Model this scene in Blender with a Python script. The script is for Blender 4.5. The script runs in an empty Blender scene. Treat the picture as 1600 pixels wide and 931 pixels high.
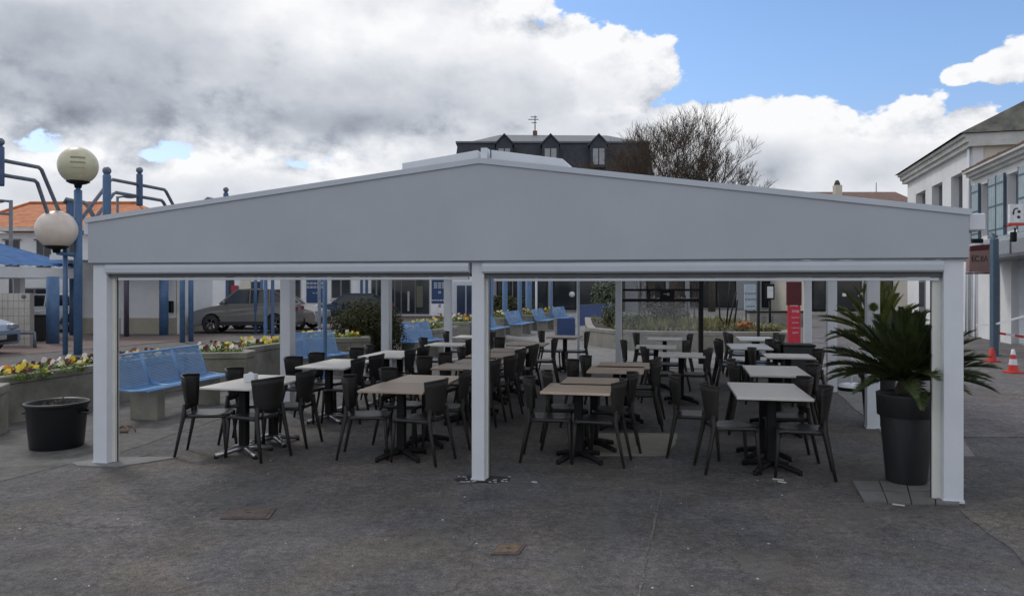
import bpy, math, random
from mathutils import Vector, Matrix
R = math.radians
rnd = random.Random(7)
sc = bpy.context.scene
C = sc.collection
F = 1180.0          # focal length in photo pixels (1600 wide), horizon at photo row 448
HC = 1.8            # eye height

# ---------------------------------------------------------------- camera
cd = bpy.data.cameras.new('camera'); cam = bpy.data.objects.new('camera', cd); C.objects.link(cam)
cam.location = (0, 0, HC); cam.rotation_euler = (R(90), 0, 0)
cd.sensor_width = 36; cd.lens = 36 * F / 1600; cd.shift_y = -17.5 / 1600; cd.clip_end = 3000; cd.clip_start = .05
sc.camera = cam
sc.view_settings.view_transform = 'Standard'; sc.view_settings.look = 'None'
sc.view_settings.exposure = 0.40; sc.view_settings.gamma = 1
SUN_AZ, SUN_EL = R(-42), R(48)

# ---------------------------------------------------------------- world
world = bpy.data.worlds.new('World'); sc.world = world; world.use_nodes = True
nt = world.node_tree; nt.nodes.clear(); N = nt.nodes; L = nt.links
def lk(inp, v):
    if isinstance(v, (int, float)): inp.default_value = v
    elif isinstance(v, tuple): inp.default_value = v
    else: L.new(v, inp)
def M_(op, a, b=0.0, c=0.0, clamp=False):
    n = N.new('ShaderNodeMath'); n.operation = op; n.use_clamp = clamp
    lk(n.inputs[0], a); lk(n.inputs[1], b); lk(n.inputs[2], c); return n.outputs[0]
def smooth(v, lo, hi, o0=0.0, o1=1.0):
    n = N.new('ShaderNodeMapRange'); n.interpolation_type = 'SMOOTHSTEP'
    lk(n.inputs['Value'], v); n.inputs['From Min'].default_value = lo; n.inputs['From Max'].default_value = hi
    n.inputs['To Min'].default_value = o0; n.inputs['To Max'].default_value = o1; return n.outputs[0]
def mixc(f, a, b):
    n = N.new('ShaderNodeMix'); n.data_type = 'RGBA'; lk(n.inputs[0], f); lk(n.inputs[6], a); lk(n.inputs[7], b); return n.outputs[2]
tc = N.new('ShaderNodeTexCoord'); sep = N.new('ShaderNodeSeparateXYZ'); L.new(tc.outputs['Generated'], sep.inputs[0])
dx, dy, dz = sep.outputs
AZ = M_('ARCTAN2', dx, dy); EL = M_('ARCSINE', dz)
def comb(x, y, z):
    n = N.new('ShaderNodeCombineXYZ'); lk(n.inputs[0], x); lk(n.inputs[1], y); lk(n.inputs[2], z); return n.outputs[0]
def noise(vec, scale, detail=6, rough=.55, dist=0.0):
    n = N.new('ShaderNodeTexNoise'); L.new(vec, n.inputs['Vector']); n.inputs['Scale'].default_value = scale
    n.inputs['Detail'].default_value = detail; n.inputs['Roughness'].default_value = rough; n.inputs['Distortion'].default_value = dist
    return n.outputs[0]
sq = comb(dx, dy, M_('MULTIPLY', dz, 1.5))
up = comb(M_('ADD', dx, -0.016), dy, M_('MULTIPLY_ADD', dz, 1.5, 0.034))
nA = noise(sq, 6.0, 10, .54); nB = noise(up, 6.0, 10, .54)
nC = noise(sq, 1.9, 3, .5); nD = noise(sq, 15, 8, .6); nE = noise(up, 15, 8, .6); nF = noise(sq, 3.2, 4, .5)
def pa(px, py):
    return math.atan((px - 800) / F), math.atan((448 - py) / F * math.cos(math.atan((px - 800) / F)))
def blob(px, py, rx, ry):
    a, e = pa(px, py); k = math.cos(a) ** 2
    da = M_('DIVIDE', M_('SUBTRACT', AZ, a), rx / F * k); de = M_('DIVIDE', M_('SUBTRACT', EL, e), ry / F * math.cos(a))
    return M_('SUBTRACT', 1.0, M_('SQRT', M_('ADD', M_('MULTIPLY', da, da), M_('MULTIPLY', de, de))))
blobs = [(150, -60, 640, 285), (560, 60, 330, 190), (780, 130, 210, 110), (945, 130, 118, 75), (1030, 85, 28, 22), (960, 250, 470, 90), (1190, 240, 90, 72), (1290, 205, 62, 48),
         (1330, 330, 360, 155), (1430, 200, 62, 50), (1510, 215, 72, 52), (1578, 98, 42, 30), (1502, 117, 26, 11), (270, 345, 560, 101), (800, 100, 110, 60), (790, 10, 24, 14)]
S = None
for b in blobs:
    v = blob(*b)
    v = M_('MULTIPLY', v, min(2.2, (b[2] * b[3]) ** .5 / 110 + .3))
    S = v if S is None else M_('MAXIMUM', S, v)
S = M_('MINIMUM', S, 1.0)
# away from the photographed part of the sky the same broken cumulus goes on
gen = M_('MULTIPLY', M_('SUBTRACT', nC, .45), 5.0)
away = M_('MAXIMUM', smooth(M_('ABSOLUTE', AZ), .62, .85), smooth(EL, .36, .5))
S = M_('ADD', M_('MULTIPLY', S, M_('SUBTRACT', 1.0, away)), M_('MULTIPLY', gen, away))
dens = M_('ADD', M_('ADD', S, M_('MULTIPLY_ADD', nA, 2.0, -.90)), M_('MULTIPLY_ADD', nD, 1.3, -.65))
cover = smooth(dens, -.02, .10)
# shading: puffs lit from above and behind, flat soft grey undersides
edge = smooth(dens, 1.15, .1)                      # 1 near the rim of a cloud, 0 deep inside
relA = M_('MULTIPLY', M_('SUBTRACT', nA, nB), 1.5); relD = M_('MULTIPLY', M_('SUBTRACT', nD, nE), .9)
rel = M_('MULTIPLY', M_('ADD', relA, relD), M_('MULTIPLY_ADD', edge, .95, .20))
lum = M_('ADD', M_('MULTIPLY_ADD', edge, .12, .80), rel)
lum = M_('ADD', lum, M_('MULTIPLY', M_('SUBTRACT', nF, .5), .16))
for (px, py, rx, ry, s) in [(260, 182, 580, 60, .17), (560, 205, 350, 46, .12), (60, 190, 420, 60, .06), (180, 110, 580, 160, .20), (30, 40, 160, 60, .10), (640, 170, 330, 90, .13), (430, 60, 60, 40, .05), (1190, 265, 90, 60, .18), (1400, 265, 130, 30, .08), (870, 150, 90, 60, .06),
                            (250, 320, 420, 60, .07), (560, 265, 330, 60, .07)]:
    lum = M_('SUBTRACT', lum, M_('MULTIPLY', smooth(M_('ADD', blob(px, py, rx, ry), M_('MULTIPLY', M_('SUBTRACT', nF, .5), .8)), 0.0, .9), s))
for (px, py, rx, ry, s) in [(470, 30, 170, 90, .16), (700, 50, 180, 70, .12), (940, 100, 160, 60, .12), (1300, 180, 330, 70, .10), (1120, 190, 200, 50, .1), (100, 85, 90, 30, .05)]:
    lum = M_('ADD', lum, M_('MULTIPLY', smooth(M_('ADD', blob(px, py, rx, ry), M_('MULTIPLY', M_('SUBTRACT', nA, .5), 1.0)), 0.0, .9), s))
lum = M_('MINIMUM', M_('MAXIMUM', lum, .25), .97)
ramp = N.new('ShaderNodeValToRGB'); L.new(lum, ramp.inputs[0]); cr = ramp.color_ramp
cr.elements[0].position = .2; cr.elements[0].color = (.20, .225, .27, 1)
cr.elements[1].position = .97; cr.elements[1].color = (.93, .93, .94, 1)
for p, c in ((.45, (.33, .355, .41)), (.62, (.50, .53, .585)), (.8, (.72, .74, .78))):
    e = cr.elements.new(p); e.color = (*c, 1)
sky = N.new('ShaderNodeTexSky'); sky.sky_type = 'NISHITA'; sky.sun_disc = False
sky.sun_elevation = SUN_EL; sky.sun_rotation = SUN_AZ; sky.air_density = 1.0; sky.dust_density = .6; sky.ozone_density = 1.5
STR = 0.115
cl = N.new('ShaderNodeVectorMath'); cl.operation = 'SCALE'; L.new(ramp.outputs[0], cl.inputs[0]); cl.inputs['Scale'].default_value = .80 / STR
tint = N.new('ShaderNodeVectorMath'); tint.operation = 'MULTIPLY'; L.new(sky.outputs[0], tint.inputs[0]); L.new(mixc(smooth(EL, .05, .30), (.86, .78, .88, 1), (.84, .95, 1.08, 1)), tint.inputs[1])
col = mixc(M_('MULTIPLY', cover, .985), tint.outputs[0], cl.outputs[0])
bg = N.new('ShaderNodeBackground'); L.new(col, bg.inputs[0]); bg.inputs[1].default_value = STR
wo = N.new('ShaderNodeOutputWorld'); L.new(bg.outputs[0], wo.inputs[0])
# sun, veiled by cloud
sd = bpy.data.lights.new('sun', 'SUN'); sun = bpy.data.objects.new('sun', sd); C.objects.link(sun)
sd.energy = 0.9; sd.angle = R(12); sd.color = (1, .95, .88)
sv = Vector((math.sin(SUN_AZ) * math.cos(SUN_EL), math.cos(SUN_AZ) * math.cos(SUN_EL), math.sin(SUN_EL)))
sun.rotation_euler = sv.to_track_quat('Z', 'Y').to_euler()

# ---------------------------------------------------------------- helpers
def W(px, py, Y): return Vector(((px - 800) / F * Y, Y, HC - (py - 448) / F * Y))
def gx(px, Y): return (px - 800) / F * Y
def gz(py, Y): return HC - (py - 448) / F * Y
def G(px, py):
    Y = F * HC / (py - 448); return Vector(((px - 800) / F * Y, Y, 0))

class MB:
    def __init__(s): s.v = []; s.f = []; s.m = []; s.sm = []; s.X = None; s.mi = 0; s.smooth = False
    def add(s, vs, fs, smooth=None):
        o = len(s.v)
        if s.X is not None: vs = [s.X @ Vector(p) for p in vs]
        s.v += [tuple(p) for p in vs]; s.f += [tuple(i + o for i in f) for f in fs]
        s.m += [s.mi] * len(fs); s.sm += [s.smooth if smooth is None else smooth] * len(fs); return s
    def box(s, c, d, rz=0, taper=1.0):
        hx, hy, hz = d[0] / 2, d[1] / 2, d[2] / 2; cs, sn = math.cos(rz), math.sin(rz); vs = []
        for z, k in ((-hz, 1), (hz, taper)):
            for x, y in ((-hx, -hy), (hx, -hy), (hx, hy), (-hx, hy)):
                x *= k; y *= k; vs.append((c[0] + x * cs - y * sn, c[1] + x * sn + y * cs, c[2] + z))
        return s.add(vs, [(3, 2, 1, 0), (4, 5, 6, 7), (0, 1, 5, 4), (1, 2, 6, 5), (2, 3, 7, 6), (3, 0, 4, 7)], False)
    def b2(s, x0, x1, y0, y1, z0, z1): return s.box(((x0 + x1) / 2, (y0 + y1) / 2, (z0 + z1) / 2), (abs(x1 - x0), abs(y1 - y0), abs(z1 - z0)))
    def beam(s, a, b, w, h, up=(0, 0, 1)):          # rectangular bar from a to b
        a = Vector(a); b = Vector(b); d = (b - a).normalized(); u = Vector(up)
        if abs(d.dot(u)) > .98: u = Vector((1, 0, 0))
        r = d.cross(u).normalized(); q = r.cross(d).normalized(); vs = []
        for p in (a, b):
            for i, j in ((-1, -1), (1, -1), (1, 1), (-1, 1)): vs.append(p + r * (i * w / 2) + q * (j * h / 2))
        return s.add(vs, [(3, 2, 1, 0), (4, 5, 6, 7), (0, 1, 5, 4), (1, 2, 6, 5), (2, 3, 7, 6), (3, 0, 4, 7)], False)
    def tube(s, pts, rad, n=8, caps=True):
        pts = [Vector(p) for p in pts]; k = len(pts)
        if not isinstance(rad, (list, tuple)): rad = [rad] * k
        vs = []; prev = None
        for i, p in enumerate(pts):
            d = (pts[min(i + 1, k - 1)] - pts[max(i - 1, 0)]).normalized()
            if prev is None: a = d.orthogonal().normalized()
            else:
                a = prev - d * prev.dot(d); a = a.normalized() if a.length > 1e-6 else d.orthogonal().normalized()
            prev = a; b = d.cross(a)
            for j in range(n):
                t = 2 * math.pi * j / n; vs.append(p + (a * math.cos(t) + b * math.sin(t)) * rad[i])
        fs = [(i * n + j, i * n + (j + 1) % n, (i + 1) * n + (j + 1) % n, (i + 1) * n + j) for i in range(k - 1) for j in range(n)]
        s.add(vs, fs, True)
        if caps:
            o = len(s.v) - len(vs); s.f += [tuple(o + j for j in reversed(range(n))), tuple(o + (k - 1) * n + j for j in range(n))]
            s.m += [s.mi] * 2; s.sm += [False] * 2
        return s
    def lathe(s, prof, c=(0, 0, 0), n=20, smooth=True):   # prof [(r,z)]
        vs = []; k = len(prof)
        for r, z in prof:
            for j in range(n):
                t = 2 * math.pi * j / n; vs.append((c[0] + r * math.cos(t), c[1] + r * math.sin(t), c[2] + z))
        fs = [(i * n + j, i * n + (j + 1) % n, (i + 1) * n + (j + 1) % n, (i + 1) * n + j) for i in range(k - 1) for j in range(n)]
        return s.add(vs, fs, smooth)
    def ball(s, c, r, n=16, m=10, sz=1.0):
        return s.lathe([(r * math.sin(math.pi * i / m) + 1e-5, -r * sz * math.cos(math.pi * i / m)) for i in range(m + 1)], c, n)
    def prism(s, poly, a, b, axis='z'):                 # polygon extruded a..b
        n = len(poly)
        def P(p, t): return (p[0], p[1], t) if axis == 'z' else ((p[0], t, p[1]) if axis == 'y' else (t, p[0], p[1]))
        vs = [P(p, a) for p in poly] + [P(p, b) for p in poly]
        return s.add(vs, [tuple(reversed(range(n))), tuple(range(n, 2 * n))] + [(i, (i + 1) % n, n + (i + 1) % n, n + i) for i in range(n)], False)
    def quad(s, *p): return s.add(p, [tuple(range(len(p)))], False)
    def build(s, name, mat, parent=None, bevel=0, recalc=True, **props):
        me = bpy.data.meshes.new(name); me.from_pydata(s.v, [], s.f)
        mats = mat if isinstance(mat, (list, tuple)) else [mat]
        for m in mats: me.materials.append(m)
        me.polygons.foreach_set('material_index', s.m); me.polygons.foreach_set('use_smooth', s.sm); me.update()
        if recalc and len(s.f) < 30000:
            import bmesh
            bm = bmesh.new(); bm.from_mesh(me); bmesh.ops.recalc_face_normals(bm, faces=bm.faces); bm.to_mesh(me); bm.free()
        o = bpy.data.objects.new(name, me); C.objects.link(o)
        if parent is not None: o.parent = parent
        if bevel:
            md = o.modifiers.new('bevel', 'BEVEL'); md.width = bevel; md.segments = 2; md.limit_method = 'ANGLE'; md.angle_limit = R(40)
        for k, v in props.items(): o[k] = v
        return o
def tag(o, label=None, cat=None, group=None, kind=None):
    if label: o['label'] = label
    if cat: o['category'] = cat
    if group: o['group'] = group
    if kind: o['kind'] = kind
    return o
def thing(name, loc, label, cat, group=None, rz=0):
    o = bpy.data.objects.new(name, None); C.objects.link(o); o.location = loc; o.rotation_euler = (0, 0, rz); o.empty_display_size = .2
    return tag(o, label, cat, group)
KIDS = {}
def copy_tree(o, parent=None):
    c = o.copy(); C.objects.link(c)
    if parent is not None: c.parent = parent
    for ch in [x for x in C.objects if x.parent == o]: copy_tree(ch, c)
    return c
def dup(o, loc, rz, label, group=None, scale=None):
    c = copy_tree(o); c.location = loc; c.rotation_euler = (0, 0, rz); c['label'] = label
    if group: c['group'] = group
    if scale: c.scale = scale
    return c

# ---------------------------------------------------------------- materials
def mat(name, col, rough=.6, metal=0, var=.12, scale=8, bump=0, bscale=60, spec=.5, trans=0, col2=None, detail=5, stretch=None, emit=None, grime=0, sub=0):
    m = bpy.data.materials.new(name); m.use_nodes = True; t = m.node_tree; b = t.nodes['Principled BSDF']
    b.inputs['Roughness'].default_value = rough; b.inputs['Metallic'].default_value = metal; b.inputs['Specular IOR Level'].default_value = spec
    tcn = t.nodes.new('ShaderNodeTexCoord'); src = tcn.outputs['Object']
    if stretch:
        mp = t.nodes.new('ShaderNodeMapping'); mp.inputs['Scale'].default_value = stretch; t.links.new(src, mp.inputs[0]); src = mp.outputs[0]
    n = t.nodes.new('ShaderNodeTexNoise'); n.inputs['Scale'].default_value = scale; n.inputs['Detail'].default_value = detail; n.inputs['Roughness'].default_value = .6
    t.links.new(src, n.inputs['Vector'])
    r = t.nodes.new('ShaderNodeValToRGB'); t.links.new(n.outputs[0], r.inputs[0])
    c1 = tuple(c * (1 - var) for c in col); c2 = tuple(min(1, c * (1 + var)) for c in (col2 or col))
    r.color_ramp.elements[0].position = .3; r.color_ramp.elements[0].color = (*c1, 1)
    r.color_ramp.elements[1].position = .7; r.color_ramp.elements[1].color = (*c2, 1)
    out = r.outputs[0]
    if grime:
        n3 = t.nodes.new('ShaderNodeTexNoise'); n3.inputs['Scale'].default_value = scale * .35; n3.inputs['Detail'].default_value = 9; n3.inputs['Roughness'].default_value = .7
        t.links.new(src, n3.inputs['Vector'])
        r3 = t.nodes.new('ShaderNodeValToRGB'); t.links.new(n3.outputs[0], r3.inputs[0])
        r3.color_ramp.elements[0].position = .42; r3.color_ramp.elements[0].color = (1, 1, 1, 1)
        r3.color_ramp.elements[1].position = .68; r3.color_ramp.elements[1].color = (1 - grime, 1 - grime, 1 - grime * 1.1, 1)
        mx = t.nodes.new('ShaderNodeMix'); mx.data_type = 'RGBA'; mx.blend_type = 'MULTIPLY'; mx.inputs[0].default_value = 1
        t.links.new(out, mx.inputs[6]); t.links.new(r3.outputs[0], mx.inputs[7]); out = mx.outputs[2]
    t.links.new(out, b.inputs['Base Color'])
    if bump:
        n2 = t.nodes.new('ShaderNodeTexNoise'); n2.inputs['Scale'].default_value = bscale; n2.inputs['Detail'].default_value = 4; t.links.new(src, n2.inputs['Vector'])
        bp = t.nodes.new('ShaderNodeBump'); bp.inputs['Strength'].default_value = bump; bp.inputs['Distance'].default_value = .02
        t.links.new(n2.outputs[0], bp.inputs['Height']); t.links.new(bp.outputs[0], b.inputs['Normal'])
    if trans: b.inputs['Transmission Weight'].default_value = trans
    if sub: b.inputs['Subsurface Weight'].default_value = sub
    return m
paint_white = mat('white_powder_coat', (.69, .72, .765), .45, var=.04, scale=3, grime=.06)
paint_cream = mat('aged_white_paint', (.74, .74, .68), .5, var=.05, scale=4, grime=.1)
fabric_grey = mat('grey_tent_fabric', (.455, .485, .53), .75, var=.05, scale=1.1, grime=.05, bump=.05, bscale=300)
fabric_white = mat('translucent_tent_roof', (.72, .73, .74), .6, var=.05, scale=2)
_t = fabric_white.node_tree; _tr = _t.nodes.new('ShaderNodeBsdfTranslucent'); _tr.inputs[0].default_value = (.74, .75, .76, 1); _mx = _t.nodes.new('ShaderNodeMixShader'); _mx.inputs[0].default_value = .78
_o = [n for n in _t.nodes if n.type == 'OUTPUT_MATERIAL'][0]; _t.links.new(_t.nodes['Principled BSDF'].outputs[0], _mx.inputs[1]); _t.links.new(_tr.outputs[0], _mx.inputs[2]); _t.links.new(_mx.outputs[0], _o.inputs[0])
box_grey = mat('pale_aluminium', (.54, .58, .63), .38, var=.04, scale=3)
dark_gap = mat('dark_rubber_seal', (.03, .03, .033), .7)
gap_shade_m = mat('shadow_gap_grey', (.12, .125, .13), .6)
seam_m = mat('grey_seam', (.13, .15, .17), .6)
resin_black = mat('black_resin', (.018, .017, .017), .5, var=.2, scale=30, bump=.25, bscale=260)
resin_brown = mat('dark_brown_woven_resin', (.026, .022, .020), .52, var=.25, scale=40, bump=.3, bscale=260)
resin_seat = mat('charcoal_seat_resin', (.032, .031, .033), .34, var=.15, scale=30)
iron_black = mat('black_cast_iron', (.010, .010, .011), .6, var=.2, scale=30, spec=.25)
steel = mat('brushed_steel', (.45, .45, .46), .32, metal=.9, var=.1, scale=40)
top_grey = mat('pale_grey_laminate', (.68, .65, .60), .38, var=.06, scale=9, col2=(.70, .67, .62), stretch=(1, 8, 1))
top_wood = mat('weathered_oak_laminate', (.58, .45, .34), .38, var=.14, scale=7, col2=(.62, .49, .38), stretch=(1, 14, 1))
top_wood2 = mat('brown_oak_laminate', (.37, .28, .205), .34, var=.16, scale=7, col2=(.41, .31, .235), stretch=(1, 14, 1))
blue_steel = mat('blue_painted_steel', (.075, .16, .31), .42, var=.12, scale=7, grime=.25)
blue_dark = mat('navy_painted_steel', (.045, .085, .18), .45, var=.15, scale=7)
blue_bench = mat('sky_blue_bench_enamel', (.20, .38, .66), .35, var=.08, scale=9, grime=.12)
arm_grey = mat('faded_blue_grey_steel', (.11, .155, .23), .42, var=.2, scale=9, col2=(.17, .18, .20))
concrete = mat('weathered_concrete', (.27, .255, .215), .85, var=.2, scale=3, bump=.35, bscale=50, grime=.45)
concrete_light = mat('pale_concrete', (.30, .285, .25), .85, var=.15, scale=4, bump=.3, bscale=60, grime=.3)
soil = mat('dark_soil', (.05, .038, .028), .95, var=.4, scale=20, bump=.8)
leaf_cycad = mat('cycad_leaflets', (.018, .036, .011), .42, var=.35, scale=6, col2=(.06, .08, .025))
leaf_cycad_b = mat('cycad_leaflets_pale', (.12, .16, .03), .5, var=.3, scale=5, col2=(.18, .20, .05))
leaf_stem = mat('frond_stem', (.07, .075, .03), .5)
leaf_dead = mat('dry_brown_frond', (.16, .12, .06), .7)
leaf_green = mat('bedding_leaf_green', (.08, .14, .025), .6, var=.4, scale=5, col2=(.15, .21, .04))
leaf_lime = mat('lime_leaf', (.16, .24, .045), .6, var=.3, scale=5)
leaf_bush = mat('clipped_bush_leaf', (.028, .036, .013), .8, var=.5, scale=5, col2=(.05, .052, .02), spec=.2)
leaf_grass = mat('ornamental_grass', (.14, .15, .05), .7, var=.3, scale=3, col2=(.22, .21, .09))
leaf_olive = mat('olive_shrub_leaf', (.07, .09, .04), .6, var=.4, scale=4)
twig = mat('winter_twigs', (.085, .062, .044), .9, var=.3, scale=4)
twig_b = mat('brown_winter_twigs', (.11, .075, .05), .9, var=.3, scale=4)
bark = mat('grey_bark', (.08, .068, .055), .95, var=.3, scale=8, bump=.7)
PET = [mat('petal_yellow', (.75, .55, .03), .6), mat('petal_orange', (.75, .28, .03), .6), mat('petal_cream', (.78, .72, .55), .6),
       mat('petal_maroon', (.10, .012, .02), .6), mat('petal_pink_white', (.75, .6, .62), .6)]
wall_white = mat('white_render', (.76, .77, .78), .85, var=.05, scale=1.2, bump=.1, grime=.12)
wall_cream = mat('cream_render', (.62, .585, .50), .85, var=.06, scale=1.2, grime=.12)
wall_beige = mat('beige_plinth', (.42, .38, .31), .85, var=.08, scale=2, grime=.2)
trim_stone = mat('pale_cornice_stone', (.62, .62, .60), .8, var=.08, scale=3, grime=.25)
orange_tile = mat('terracotta_roof_tiles', (.42, .13, .045), .8, var=.25, scale=2.5, col2=(.50, .17, .06), bump=.4, bscale=14)
brown_tile = mat('brown_roof_tiles', (.17, .10, .075), .85, var=.25, scale=3, bump=.4)
slate = mat('mossy_slate', (.12, .125, .12), .8, var=.35, scale=2.5, col2=(.17, .165, .13), bump=.5, bscale=9)
slate_dark = mat('dark_mansard_slate', (.042, .048, .060), .75, var=.25, scale=2, bump=.3, bscale=8)
zinc = mat('zinc_roofing', (.17, .18, .195), .55, var=.1, scale=2)
glass = mat('dark_window_glass', (.025, .03, .035), .08, var=.3, scale=1)
glass_pale = mat('curtained_window_glass', (.30, .31, .33), .15, var=.15, scale=2)
frame_grey = mat('grey_window_frame', (.16, .17, .19), .5)
blue_roof = mat('blue_corrugated_sheet', (.03, .10, .26), .8, var=.15, scale=2, spec=.15, col2=(.05, .14, .32))
sign_blue = mat('navy_sign_board', (.018, .05, .14), .4)
sign_red = mat('red_sign_board', (.55, .022, .05), .45)
sign_dark_red = mat('oxblood_board', (.10, .014, .02), .5)
sign_rust = mat('faded_pink_brown_sign', (.30, .19, .17), .6, var=.12, scale=4)
sign_white = mat('white_print', (.75, .76, .78), .5)
ink_dark = mat('dark_print', (.04, .035, .04), .6)
shutter_blue = mat('pale_blue_shutter', (.36, .44, .48), .65, var=.08, scale=6, grime=.15)
strap_blue = mat('slate_blue_strap', (.08, .13, .18), .5)
pot_grey = mat('anthracite_planter_plastic', (.024, .027, .031), .5, var=.2, scale=6, col2=(.034, .036, .038), stretch=(1, 1, .25))
tub_black = mat('black_tub_plastic', (.008, .009, .012), .4)
tile_white = mat('cream_wall_tile', (.60, .57, .52), .4, var=.05, scale=6, grime=.15)
grout = mat('grey_grout', (.30, .28, .26), .9)
tyre = mat('tyre_rubber', (.015, .015, .015), .8)
rim_m = mat('dark_alloy', (.10, .10, .105), .35, metal=.7)
lampglass_y = mat('yellowed_globe', (.60, .57, .40), .3, var=.12, scale=3, sub=0)
lampglass_p = mat('opal_globe', (.74, .64, .56), .3, var=.12, scale=3)
cone_red = mat('cone_red_plastic', (.62, .045, .035), .5)
litter_m = mat('dry_leaf_litter', (.16, .07, .035), .7)
speck_m = mat('pale_specks', (.5, .5, .48), .7)
slab_m = mat('grey_paving_slab', (.17, .167, .16), .85, var=.15, scale=5, bump=.3, grime=.3)
tan_patch = mat('tan_concrete_patch', (.27, .255, .215), .9, var=.12, scale=4, bump=.3, grime=.2)
rust = mat('rusty_iron', (.105, .078, .068), .8, var=.35, scale=20, bump=.5)
kerb_m = mat('kerb_concrete', (.23, .225, .21), .85, var=.15, scale=5)
road_red = mat('reddish_road_surface', (.16, .115, .10), .9, var=.15, scale=1.5)
pave_light = mat('light_pavement', (.21, .206, .20), .9, var=.2, scale=5, bump=.4, grime=.3, detail=10)
pave_brown = mat('worn_concrete_walk', (.135, .128, .121), .9, var=.28, scale=6, bump=.5, grime=.4, detail=12)

def asphalt_material(name='worn_asphalt', tint=(1, 1, 1)):
    m = bpy.data.materials.new(name); m.use_nodes = True; t = m.node_tree; b = t.nodes['Principled BSDF']; b.inputs['Roughness'].default_value = .82
    tcn = t.nodes.new('ShaderNodeTexCoord')
    def nz(scale, det, ro, dist=0):
        n = t.nodes.new('ShaderNodeTexNoise'); n.inputs['Scale'].default_value = scale; n.inputs['Detail'].default_value = det; n.inputs['Roughness'].default_value = ro; n.inputs['Distortion'].default_value = dist
        t.links.new(tcn.outputs['Object'], n.inputs['Vector']); return n.outputs[0]
    def rp(s, a, b_, ca, cb):
        r = t.nodes.new('ShaderNodeValToRGB'); t.links.new(s, r.inputs[0]); r.color_ramp.elements[0].position = a; r.color_ramp.elements[1].position = b_
        r.color_ramp.elements[0].color = (*ca, 1); r.color_ramp.elements[1].color = (*cb, 1); return r.outputs[0]
    def mx(f, a, b_, mode='MIX'):
        n = t.nodes.new('ShaderNodeMix'); n.data_type = 'RGBA'; n.blend_type = mode
        if isinstance(f, float): n.inputs[0].default_value = f
        else: t.links.new(f, n.inputs[0])
        for i, q in ((6, a), (7, b_)):
            if isinstance(q, tuple): n.inputs[i].default_value = (*q, 1)
            else: t.links.new(q, n.inputs[i])
        return n.outputs[2]
    base = rp(nz(.55, 6, .62, .6), .35, .68, (.084, .081, .079), (.145, .139, .134))
    mid = rp(nz(3.0, 9, .72), .32, .68, (.68, .68, .69), (1.34, 1.33, 1.31))
    c = mx(1.0, base, mid, 'MULTIPLY')
    pits = rp(nz(16, 6, .8), .36, .66, (.50, .50, .51), (1.45, 1.44, 1.42))
    c = mx(1.0, c, pits, 'MULTIPLY')
    fine = rp(nz(70, 4, .8), .34, .68, (.40, .40, .41), (1.7, 1.68, 1.64))
    c = mx(1.0, c, fine, 'MULTIPLY')
    hue = rp(nz(.8, 5, .6, .8), .38, .62, (.92, .95, 1.06), (1.10, 1.02, .94))
    c = mx(1.0, c, hue, 'MULTIPLY')
    olive = rp(nz(1.0, 8, .7, 1.4), .52, .66, (0, 0, 0), (.8, .8, .8))
    c = mx(mx(1.0, olive, fine, 'MULTIPLY'), c, (.128, .122, .106))
    scuff = rp(nz(1.7, 12, .86, .8), .60, .70, (0, 0, 0), (.55, .55, .55))
    c = mx(mx(1.0, scuff, pits, 'MULTIPLY'), c, (.27, .265, .25))
    v = t.nodes.new('ShaderNodeTexVoronoi'); v.inputs['Scale'].default_value = 7; t.links.new(tcn.outputs['Object'], v.inputs['Vector'])
    spots = rp(v.outputs['Distance'], .03, .055, (1, 1, 1), (0, 0, 0))
    sel = rp(v.outputs['Color'], .80, .82, (0, 0, 0), (1, 1, 1))
    c = mx(mx(1.0, spots, sel, 'MULTIPLY'), c, (.30, .30, .28))
    v2 = t.nodes.new('ShaderNodeTexVoronoi'); v2.feature = 'DISTANCE_TO_EDGE'; v2.inputs['Scale'].default_value = .38; v2.inputs['Randomness'].default_value = 1
    wp = t.nodes.new('ShaderNodeMapping'); t.links.new(tcn.outputs['Object'], wp.inputs[0]); ad = t.nodes.new('ShaderNodeVectorMath'); ad.operation = 'ADD'
    nn_ = t.nodes.new('ShaderNodeTexNoise'); nn_.inputs['Scale'].default_value = 2.2; nn_.inputs['Detail'].default_value = 6; t.links.new(tcn.outputs['Object'], nn_.inputs['Vector']); t.links.new(nn_.outputs['Color'], ad.inputs[0]); t.links.new(wp.outputs[0], ad.inputs[1]); t.links.new(ad.outputs[0], v2.inputs['Vector'])
    crack = rp(v2.outputs['Distance'], .0015, .0045, (.8, .8, .8), (0, 0, 0))
    c = mx(crack, c, (.035, .034, .033))
    c = mx(1.0, c, tint, 'MULTIPLY')
    t.links.new(c, b.inputs['Base Color'])
    bp = t.nodes.new('ShaderNodeBump'); bp.inputs['Strength'].default_value = .8; bp.inputs['Distance'].default_value = .02
    t.links.new(nz(55, 5, .75), bp.inputs['Height']); t.links.new(bp.outputs[0], b.inputs['Normal'])
    return m
asphalt = asphalt_material()

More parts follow.
